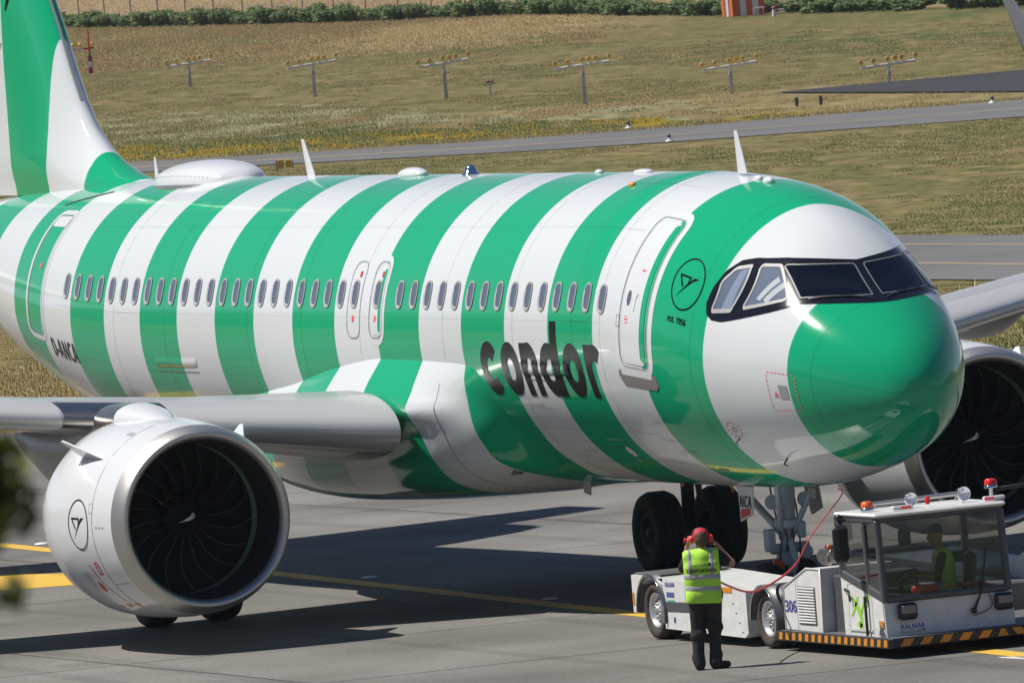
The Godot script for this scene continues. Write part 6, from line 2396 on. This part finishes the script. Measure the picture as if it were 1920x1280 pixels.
func tufts(called: String, s0: float, s1: float, n: int, seed_: int, scale_: float, parent: Node, m: Material, mesh: ArrayMesh, test: Callable) -> void:
	var rng := RandomNumberGenerator.new()
	rng.seed = seed_
	var buf := PackedFloat32Array()
	var cnt := 0
	for i in n:
		var s := lerpf(s0, s1, rng.randf())
		var half := s * 0.041 * 1.35 + 4.0
		var t := rng.randf_range(-half, half)
		var rnd := rng.randf()
		if paved(s, t) or not test.call(s, t):
			continue
		var g := growth(s, t, rnd)
		var c: Color = g[0]
		var v := rng.randf_range(0.95, 1.45)
		var h: float = g[1] * rng.randf_range(0.6, 1.2)
		var w := maxf(h * 0.7, 0.10) * scale_
		var a := rng.randf() * TAU
		var p := fld(s, t, rise(s, t) - 0.03)
		buf.append_array(PackedFloat32Array([cos(a) * w, 0.0, sin(a) * w, p.x, 0.0, h, 0.0, p.y, -sin(a) * w, 0.0, cos(a) * w, p.z, c.r * v, c.g * v, c.b * v, 1.0]))
		cnt += 1
	var mm := MultiMesh.new()
	mm.transform_format = MultiMesh.TRANSFORM_3D
	mm.use_colors = true
	mm.mesh = mesh
	mm.instance_count = cnt
	mm.buffer = buf
	var o := MultiMeshInstance3D.new()
	o.name = numbered(called, self)
	o.multimesh = mm
	o.material_override = m
	add_child(o, true)
	o.set_meta("kind", "stuff")
	o.set_meta("category", "grass")
	o.set_meta("label", {"long_grass": "tall dry grass with pale seed heads between apron and near taxiway", "short_grass": "mown olive and brown grass around the far taxiway", "bank_grass": "tall reddish brown dry grass on the bank before the hedge", "wheat": "ripe tan cereal field behind the green hedge"}[called])

func second_airliner() -> void:
	# on the near taxiway, same heading; the photograph shows only the winglet of its starboard wing
	var p := thing("airliner", "grey airliner on the taxiway, only its winglet showing at the top right corner", "airliner", Vector3(51.9, 0, 51.55))
	var keep := M.duplicate()
	M.livery = M.pale_grey
	M.white = M.winglet  # white parts take the shade-darkened winglet colour
	M.black_paint = M.grey
	fuselage(p)
	belly(p)
	for s in [-1.0, 1.0]:
		wing(p, s)
		main_gear(p, s)
	engine(p, -1.0)
	tails(p)
	nose_gear(p)
	M = keep

func light_bars() -> void:
	# [ground x, z, pixel scale], poles that carry a cross bar with six amber lamps
	var spots := [[401.6, 134.6, 1.06, "leftmost"], [356.9, 124.2, 1.35, "second from the left"], [331.2, 120.4, 1.38, "third from the left"], [298.6, 113.6, 1.46, "fourth from the left"], [294.2, 117.9, 1.02, "fifth from the left"], [290.6, 122.9, 0.62, "rightmost, beyond dark paved wedge"]]
	for q in spots:
		var o := Vector3(q[0], 0, q[1])
		var r := Vector3(-VF.y, 0, VF.x)
		var t := thing("approach_light_bar", "post with cross bar of amber lamps, %s" % q[3], "approach light", o, "approach light bars across the grass")
		var post := MB.new()
		post.tube([Vector3(0, -0.1, 0), Vector3(0, q[2], 0)], [0.085, 0.075], 8)
		put("post", post, M.wood, t)
		var tilt := Vector3(0, 0.075, 0)
		var hw := 1.06
		var br := MB.new()
		br.bar(-r * hw + Vector3(0, q[2] + 0.03, 0) - tilt, r * hw + Vector3(0, q[2] + 0.03, 0) + tilt, 0.13, 0.11, 0.02)
		t.rotation = Vector3(0.012 * sin(q[0]), 0.05 * cos(q[0] * 3.0), 0.014 * cos(q[0] * 2.0))
		var cb := MB.new()
		cb.box(Vector3(-VF.x, 0, -VF.y) * 0.10 + Vector3(0, q[2] - 0.22 - 0.1 * fposmod(q[0], 2.0), 0), Vector3(0.12, 0.16, 0.12), Basis(), 0.01)
		cb.tube([Vector3(0, q[2] - 0.2, 0) + Vector3(-VF.x, 0, -VF.y) * 0.09, Vector3(0, 0.1, 0) + Vector3(-VF.x, 0, -VF.y) * 0.10], 0.015, 5)
		put("cable_box", cb, M.grey, t)
		put("cross_bar", br, mat(lin(0.68, 0.66, 0.62), 0.6), t)
		for x in [-0.98, -0.52, 0.0, 0.26, 0.50, 1.0]:
			var p: Vector3 = r * x * hw + Vector3(0, q[2] + 0.07, 0) + tilt * x
			var st := MB.new()
			st.tube([p, p + Vector3(0, 0.09, 0)], 0.03, 6)
			var so := put("lamp", st, M.gold, t)
			var la := MB.new()
			la.lathe(p + Vector3(0, 0.16, 0) + Vector3(VF.x, 0, VF.y) * 0.06, Vector3(-VF.x, 0.1, -VF.y).normalized(), [[-0.09, 0.03], [-0.04, 0.078], [0.11, 0.100], [0.11, 0.080], [0.05, 0.0]], 12)
			put("lamp_housing", la, M.gold, so)
	# the low one with two dark red lamps, behind the third and fourth
	var o2 := Vector3(326.7, 0, 120.6)
	var t2 := thing("low_light_bar", "short pale post with dark red lamps between two tall light posts", "approach light", o2)
	var r2 := Vector3(-VF.y, 0, VF.x)
	var ps := MB.new()
	ps.tube([Vector3(0, 0, 0), Vector3(0, 0.48, 0)], 0.035, 6)
	ps.bar(-r2 * 0.28 + Vector3(0, 0.49, 0), r2 * 0.28 + Vector3(0, 0.49, 0), 0.05, 0.04)
	put("post", ps, M.wood, t2)
	for x in [-0.07, 0.09]:
		var l := MB.new()
		l.ball(r2 * x + Vector3(0, 0.60, 0), Vector3(0.09, 0.07, 0.09), 8)
		put("lamp", l, mat(lin(0.20, 0.03, 0.04), 0.4), t2)
	# red and white post by the tail fin
	var o3 := Vector3(462.0, 0.0, 150.9)
	var t3 := thing("red_light_post", "red post with cross bar on banded foot, beside the tail fin", "approach light", o3)
	var pp := MB.new()
	pp.tube([Vector3(0, 0.9, 0), Vector3(0, 2.25, 0)], [0.05, 0.04], 8)
	put("post", pp, M.red, t3)
	for k in 3:
		var f := MB.new()
		f.tube([Vector3(0, k * 0.3, 0), Vector3(0, k * 0.3 + 0.3, 0)], [0.12, 0.12], 10)
		put("foot_band", f, mat(lin(0.30, 0.05, 0.04), 0.5) if k != 1 else M.hut_white, t3)
	for k in 4:
		var f := MB.new()
		f.bar(Vector3(0, 1.30, 0) + r2 * (0.25 - 0.55 * k), Vector3(0, 1.28, 0) + r2 * (0.25 - 0.55 * (k + 1)), 0.10, 0.09)
		put("bar_band", f, M.red if k % 2 == 0 else M.hut_white, t3)
	for x in [-0.85, -0.48, 0.16]:
		var l := MB.new()
		l.tube([r2 * x + Vector3(0, 1.32, 0), r2 * x + Vector3(0, 1.45, 0)], 0.03, 6)
		l.ball(r2 * x + Vector3(0, 1.52, 0), Vector3(0.09, 0.10, 0.09), 8)
		put("lamp", l, M.gold, t3)

func bush(seed_: int) -> ArrayMesh:
	var rng := RandomNumberGenerator.new()
	rng.seed = seed_
	var mb := MB.new()
	mb.flat()
	var lobes: Array = []
	for i in 13:
		lobes.append([Vector3(rng.randf_range(-2.6, 2.6), rng.randf_range(0.45, 1.35), rng.randf_range(-0.7, 0.7)), rng.randf_range(0.45, 0.85)])
	for l in lobes:
		var tone := rng.randf_range(0.75, 1.25)
		for i in 330:
			var d := Vector3(rng.randf_range(-1, 1), rng.randf_range(-1, 1), rng.randf_range(-1, 1)).normalized()
			var p: Vector3 = l[0] + d * l[1] * pow(rng.randf(), 0.3) * rng.randf_range(0.85, 1.12)
			if p.y < 0.02:
				p.y = rng.randf() * 0.3
			var a := Vector3(rng.randf_range(-1, 1), rng.randf_range(-0.6, 0.6), rng.randf_range(-1, 1)).normalized() * rng.randf_range(0.09, 0.17)
			var b := a.cross(d + Vector3(0.1, 0.3, 0)).normalized() * rng.randf_range(0.05, 0.10)
			var v := tone * rng.randf_range(0.7, 1.25)
			mb.col = Color(0.095 * v, 0.155 * v, 0.042 * v).lerp(Color(0.18, 0.22, 0.06), rng.randf() * 0.35)
			mb.quad(p - a, p + b, p + a, p - b)
	return mb.mesh()

func hedge() -> void:
	var vars := [bush(1), bush(2), bush(3), bush(4)]
	var rng := RandomNumberGenerator.new()
	rng.seed = 12
	var k := 0
	for row in [[-36.0, 16.0, "long dense green hedge row before the tan field, left of the striped hut"], [18.2, 23.4, "short green hedge row right of the striped hut"], [25.2, 31.0, "green hedge row at the top right corner behind the winglet"]]:
		var t: float = row[0]
		var o0 := fld(hedge_s(t), t)
		var hr := thing("hedge", row[2], "hedge", o0, "hedge rows before the tan field")
		while t < row[1]:
			var s := hedge_s(t)
			var o := put("shrub", vars[k % 4], M.leaf, hr)
			var sc := 1.0 + 0.25 * rng.randf_range(-1, 1)
			o.position = fld(s, t, rise(s, t) - 0.05) - o0
			o.basis = (Basis(Vector3.UP, -atan2(VF.y, VF.x) - PI / 2) * Basis(Vector3.UP, rng.randf_range(-0.2, 0.2) + (PI if k % 2 else 0.0))).scaled(Vector3(0.85, (0.50 if t < 10.0 else 0.42) * sc, 0.8))
			t += 1.05
			k += 1
	# wire fence behind it
	var f := thing("wire_fence", "thin grey posts with wires standing along the tan field", "fence", fld(800, 0))
	var base := fld(800, 0)
	var wires := MB.new()
	var last := Vector3.ZERO
	for i in 34:
		var tt := -38.0 + i * 2.05
		var ss := hedge_s(tt) + 14.0
		var p := fld(ss, tt, rise(ss, tt)) - base
		var po := MB.new()
		po.tube([p, p + Vector3(0, 2.15, 0), p + Vector3(-0.12, 2.4, 0.1)], 0.045, 6)
		put("post", po, mat(lin(0.16, 0.15, 0.15), 0.7) if i == 0 else (f.get_child(0) as MeshInstance3D).material_override, f)
		if i:
			for y in [1.0, 1.6, 2.1]:
				wires.tube([last + Vector3(0, y, 0), p + Vector3(0, y, 0)], 0.012, 4)
		last = p
	put("wires", wires, mat(lin(0.2, 0.19, 0.19), 0.6), f)

func small_things() -> void:
	# striped hut at the top of the slope
	var o := Vector3(461.0, 0, 186.5)
	var hut := thing("striped_hut", "hut with upright red and white panels in front of the hedge", "hut", o)
	var a := Vector3(-0.30, 0, 0.95).normalized()      # shaded face runs this way
	var b := Vector3(0.98, 0, 0.20).normalized() * 1.0
	var pw := 0.33
	for k in 5:
		var p := MB.new()
		var c := a * (k * pw + pw * 0.5) + Vector3(0, 1.9, 0)
		p.box(c, Vector3(pw - 0.01, 3.8, 0.1), Basis(a, Vector3.UP, a.cross(Vector3.UP)), 0.01)
		put("panel", p, M.hut_red if k % 2 == 0 else M.hut_white, hut)
	for k in 5:
		var p := MB.new()
		var c := b * (k * pw + pw * 0.5) + Vector3(0, 1.9, 0)
		p.box(c, Vector3(pw - 0.01, 3.8, 0.1), Basis(b, Vector3.UP, b.cross(Vector3.UP)), 0.01)
		put("panel", p, M.hut_red if k % 2 == 0 else M.hut_white, hut)
	var l := Vector3(-0.93, 0, -0.36)
	for k in 3:
		var p := MB.new()
		var c := -Vector3(-VF.y, 0, VF.x) * (k * 0.21 + 0.1) - l * 0.25 * k + Vector3(0, 1.9, 0)
		p.box(c, Vector3(0.205, 3.8, 0.1), Basis(Vector3(-VF.y, 0, VF.x) * 0.65 + Vector3(-VF.x, 0, -VF.y) * 0.76, Vector3.UP, (Vector3(-VF.y, 0, VF.x) * 0.65 + Vector3(-VF.x, 0, -VF.y) * 0.76).cross(Vector3.UP)), 0.01)
		put("panel", p, M.hut_white if k == 1 else mat(lin(0.72, 0.17, 0.05), 0.6), hut)  # sunlit side: its red panels are lightened in the colour
	var rf := MB.new()
	rf.box(a * 0.8 + b * 0.8 + Vector3(0, 3.85, 0), Vector3(2.4, 0.12, 2.4))
	put("roof", rf, M.hut_red, hut)
	var rl := MB.new()
	var q := a * 0.95 - b * 0.4
	var r := Vector3(-VF.y, 0, VF.x)
	for x in [0.0, 0.08, 0.52]:
		rl.tube([q + r * x, q + r * x + Vector3(0, 0.36, 0)], 0.022, 6)
	rl.tube([q + Vector3(0, 0.36, 0), q + r * 0.55 + Vector3(0, 0.38, 0)], 0.022, 6)
	put("railing", rl, M.hut_white, hut)
	var mk := thing("marker_post", "short white post with a red head and a rail, right of the striped hut", "marker", Vector3(451.4, 0, 184.8))
	var mb := MB.new()
	mb.box(Vector3(0, 0.16, 0), Vector3(0.16, 0.34, 0.16), Basis(), 0.01)
	mb.tube([Vector3(0, 0.34, 0), r * 0.5 + Vector3(0, 0.34, 0)], 0.02, 6)
	put("post", mb, M.hut_white, mk)
	var hd := MB.new()
	hd.ball(Vector3(0, 0.44, 0), Vector3(0.12, 0.11, 0.12), 10)
	put("head", hd, mat(lin(0.42, 0.08, 0.09), 0.5), mk)
	# taxiway sign: two yellow boxes
	var sg := thing("taxiway_sign", "two small yellow boxes on a frame at the near edge of the far taxiway", "sign", Vector3(245.6, 0, 81.6))
	for k in 2:
		var bx := MB.new()
		bx.box(r * (0.0 + 0.26 * k) + Vector3(0, 0.18, 0), Vector3(0.20, 0.30 - 0.04 * k, 0.22), Basis(r, Vector3.UP, r.cross(Vector3.UP)), 0.01)
		put("panel", bx, M.sign_yellow, sg)
	var gb := MB.new()
	gb.box(-r * 0.14 + Vector3(0, 0.16, 0), Vector3(0.06, 0.30, 0.2), Basis(r, Vector3.UP, r.cross(Vector3.UP)))
	gb.box(r * 0.40 + Vector3(0, 0.14, 0), Vector3(0.05, 0.26, 0.2), Basis(r, Vector3.UP, r.cross(Vector3.UP)))
	put("frame", gb, M.grey, sg)
	# little edge lamps and markers along the far taxiway
	for e in [[257.7, 99.0, "beyond the far taxiway, in mid photograph"], [247.0, 108.2, "beyond the far taxiway near the right border"], [236.6, 92.0, "dark, on the near side of the far taxiway"]]:
		var el := thing("edge_lamp", "tiny edge lamp %s" % e[2], "edge lamp", Vector3(e[0], 0, e[1]), "edge lamps along the far taxiway")
		var f := MB.new()
		f.lathe(Vector3.ZERO, Vector3.UP, [[0.0, 0.13], [0.04, 0.12], [0.05, 0.05], [0.12, 0.05]], 10)
		put("foot", f, M.hut_white, el)
		var h := MB.new()
		h.ball(Vector3(0, 0.17, 0), Vector3(0.07, 0.08, 0.07), 8)
		put("lamp", h, mat(lin(0.03, 0.03, 0.09), 0.3), el)
	for e in [[266.4, 109.0, "left"], [265.6, 109.6, "right"]]:
		var el := thing("marker_board", "small dark board on dry grass near the dark wedge, %s of the pair" % e[2], "marker", Vector3(e[0], 0, e[1]))
		var f := MB.new()
		f.box(Vector3(0, 0.17, 0), Vector3(0.06, 0.30, 0.16), Basis(Vector3.UP, 0.5), 0.01)
		f.tube([Vector3(0, -0.05, 0), Vector3(0, 0.1, 0)], 0.03, 6)
		put("board", f, mat(lin(0.09, 0.08, 0.07), 0.7), el)
	# leaves close to the camera at the left border
	var rng := RandomNumberGenerator.new()
	rng.seed = 44
	for sprig in [[Vector3(-131.262, 9.832, -56.86), 0.0, 0.0, 0.055, 260, "larger blurred sprig of dark leaves at the left border"], [Vector3(-132.217, 9.763, -57.174), 0.0, 0.0, 0.014, 34, "smaller sprig of leaves, blurred, low at the left border"]]:
		var mb2 := MB.new()
		mb2.flat()
		var c: Vector3 = sprig[0]
		for i in sprig[4]:
			var p = c + Vector3(rng.randfn(0, 0.4), rng.randfn(0, 0.50), rng.randfn(0, 0.4)) * sprig[3]
			var lf := Vector3(rng.randf_range(-1, 1), rng.randf_range(-1, 1), rng.randf_range(-1, 1)).normalized() * 0.020
			var lw := lf.cross(Vector3(0.3, 1, 0.2)).normalized() * 0.010
			mb2.col = Color(0.045, 0.060, 0.012).lerp(Color(0.17, 0.17, 0.04), rng.randf())
			mb2.quad(p - lf, p + lw, p + lf, p - lw)
		mb2.col = Color(0.05, 0.04, 0.02)
		var left := Vector3(VF.y, 0, -VF.x)
		mb2.tube([c, c + left * 0.25 + Vector3(0, -0.1, 0), c + left * 0.9 + Vector3(0, -1.5, 0), c + left * 1.2 + Vector3(0, -9.7, 0)], 0.004, 5)
		tag(put("leafy_sprig", mb2, M.leaf), sprig[5], "plant")

func cam_basis() -> Basis:
	var yaw := 0.368494
	var pit := 0.0406276
	var rol := -0.0819659
	var d := Vector3(cos(yaw) * cos(pit), -sin(pit), sin(yaw) * cos(pit))
	var r := d.cross(Vector3.UP).normalized()
	var u := r.cross(d)
	return Basis(r * cos(rol) + u * sin(rol), u * cos(rol) - r * sin(rol), -d)

func headset_cord() -> void:
	var c := Curve3D.new()
	for q in [Vector3(2.3, 1.84, -0.30), Vector3(2.000, 1.783, -0.367), Vector3(1.750, 1.535, -0.732), Vector3(1.450, 1.258, -1.126), Vector3(1.050, 0.990, -1.501), Vector3(0.350, 0.823, -2.174), Vector3(-0.350, 0.824, -2.754), Vector3(-1.500, 1.078, -3.600)]:
		c.add_point(q)
	for i in range(1, c.point_count - 1):
		var d := (c.get_point_position(i + 1) - c.get_point_position(i - 1)) * 0.18
		c.set_point_in(i, -d)
		c.set_point_out(i, d)
	var pts: Array = []
	for i in 61:
		pts.append(c.sample_baked(c.get_baked_length() * i / 60.0))
	var mb := MB.new()
	var rad: Array = []
	for i in 61:
		rad.append(0.008 if i < 22 else 0.014)
	mb.tube(pts, rad, 8)
	tag(put("headset_cord", mb, M.cord), "red coiled cord hanging from the airliner belly to the person in the vest", "cord")

func _ready() -> void:
	var cam := Camera3D.new()
	cam.name = "camera"
	cam.transform = Transform3D(cam_basis(), CAM)
	cam.fov = 3.1359
	cam.near = 0.5
	cam.far = 6000.0
	var at := CameraAttributesPhysical.new()
	at.frustum_focal_length = 438.4
	at.frustum_focus_distance = 158.0
	at.frustum_near = 0.5
	at.frustum_far = 6000.0
	at.exposure_aperture = 20.0
	cam.attributes = at
	cam.current = true
	add_child(cam)
	var we := WorldEnvironment.new()
	we.name = "world"
	var env := Environment.new()
	env.background_mode = Environment.BG_SKY
	var sky := Sky.new()
	var sm := ProceduralSkyMaterial.new()
	sm.sky_top_color = lin(0.034, 0.076, 0.185)
	sm.sky_horizon_color = lin(0.47, 0.55, 0.66)
	sm.sky_curve = 0.13
	sm.ground_bottom_color = lin(0.16, 0.14, 0.09)
	sm.ground_horizon_color = lin(0.30, 0.30, 0.28)
	sky.sky_material = sm
	env.sky = sky
	env.ambient_light_source = Environment.AMBIENT_SOURCE_SKY
	env.tonemap_mode = Environment.TONE_MAPPER_LINEAR
	env.tonemap_exposure = 1.14
	env.sdfgi_enabled = true
	env.ssao_enabled = true
	env.ssil_enabled = true
	env.fog_enabled = true
	env.fog_density = 0.00005
	env.fog_light_color = Color(0.80, 0.84, 0.88)
	we.environment = env
	add_child(we)
	var sun := DirectionalLight3D.new()
	sun.name = "sun"
	sun.light_energy = 1.6
	sun.light_color = Color(1.0, 0.98, 0.945)
	sun.light_angular_distance = 0.5
	sun.shadow_enabled = true
	var el := deg_to_rad(57.0)
	var az := deg_to_rad(63.0)
	var to := Vector3(cos(el) * cos(az), sin(el), -cos(el) * sin(az))
	sun.basis = Basis.looking_at(-to)
	add_child(sun)
	var t0 := Time.get_ticks_msec()
	materials()
	ground()
	airliner()
	print("aircraft ", Time.get_ticks_msec() - t0)
	tug()
	ground_handler()
	driver()
	print("people ", Time.get_ticks_msec() - t0)
	headset_cord()
	second_airliner()
	unseen_hills()
	light_bars()
	hedge()
	small_things()
	var tm := tuft_mesh(9, 0.5, 1)
	tufts("long_grass", 234.0, 290.0, 60000, 2, 0.55, null, M.leaf, tm, func(s: float, t: float) -> bool: return true)
	tufts("short_grass", 290.0, 690.0, 420000, 3, 0.8, null, M.leaf, tm, func(s: float, t: float) -> bool:
		var e := s - far_edge(t)
		if s > bank_foot(t) - 3.0: return false
		var n := fine.get_noise_2d(s * 2.0 + 70.0, t * 6.0)
		if e > 2.0 and e < lerpf(74.0, 6.0, smoothstep(-12.0, 11.0, t)) + n * 40.0 and t < 11.0: return n > -0.35
		return n + 1.2 * patchy.get_noise_2d(s * 0.9 - 200.0, t * 4.0) > 0.0)
	tufts("bank_grass", 590.0, 840.0, 150000, 4, 0.7, null, M.leaf, tm, func(s: float, t: float) -> bool: return s > bank_foot(t) - 4.0 and s < hedge_s(t) + 2.0 and (t < 6.0 + 6.0 * fine.get_noise_2d(s, t * 4.0) and true))
	tufts("wheat", 600.0, 1080.0, 60000, 6, 1.0, null, M.leaf, tm, func(s: float, t: float) -> bool: return s > hedge_s(t) + 12.0)
	print("all ", Time.get_ticks_msec() - t0)
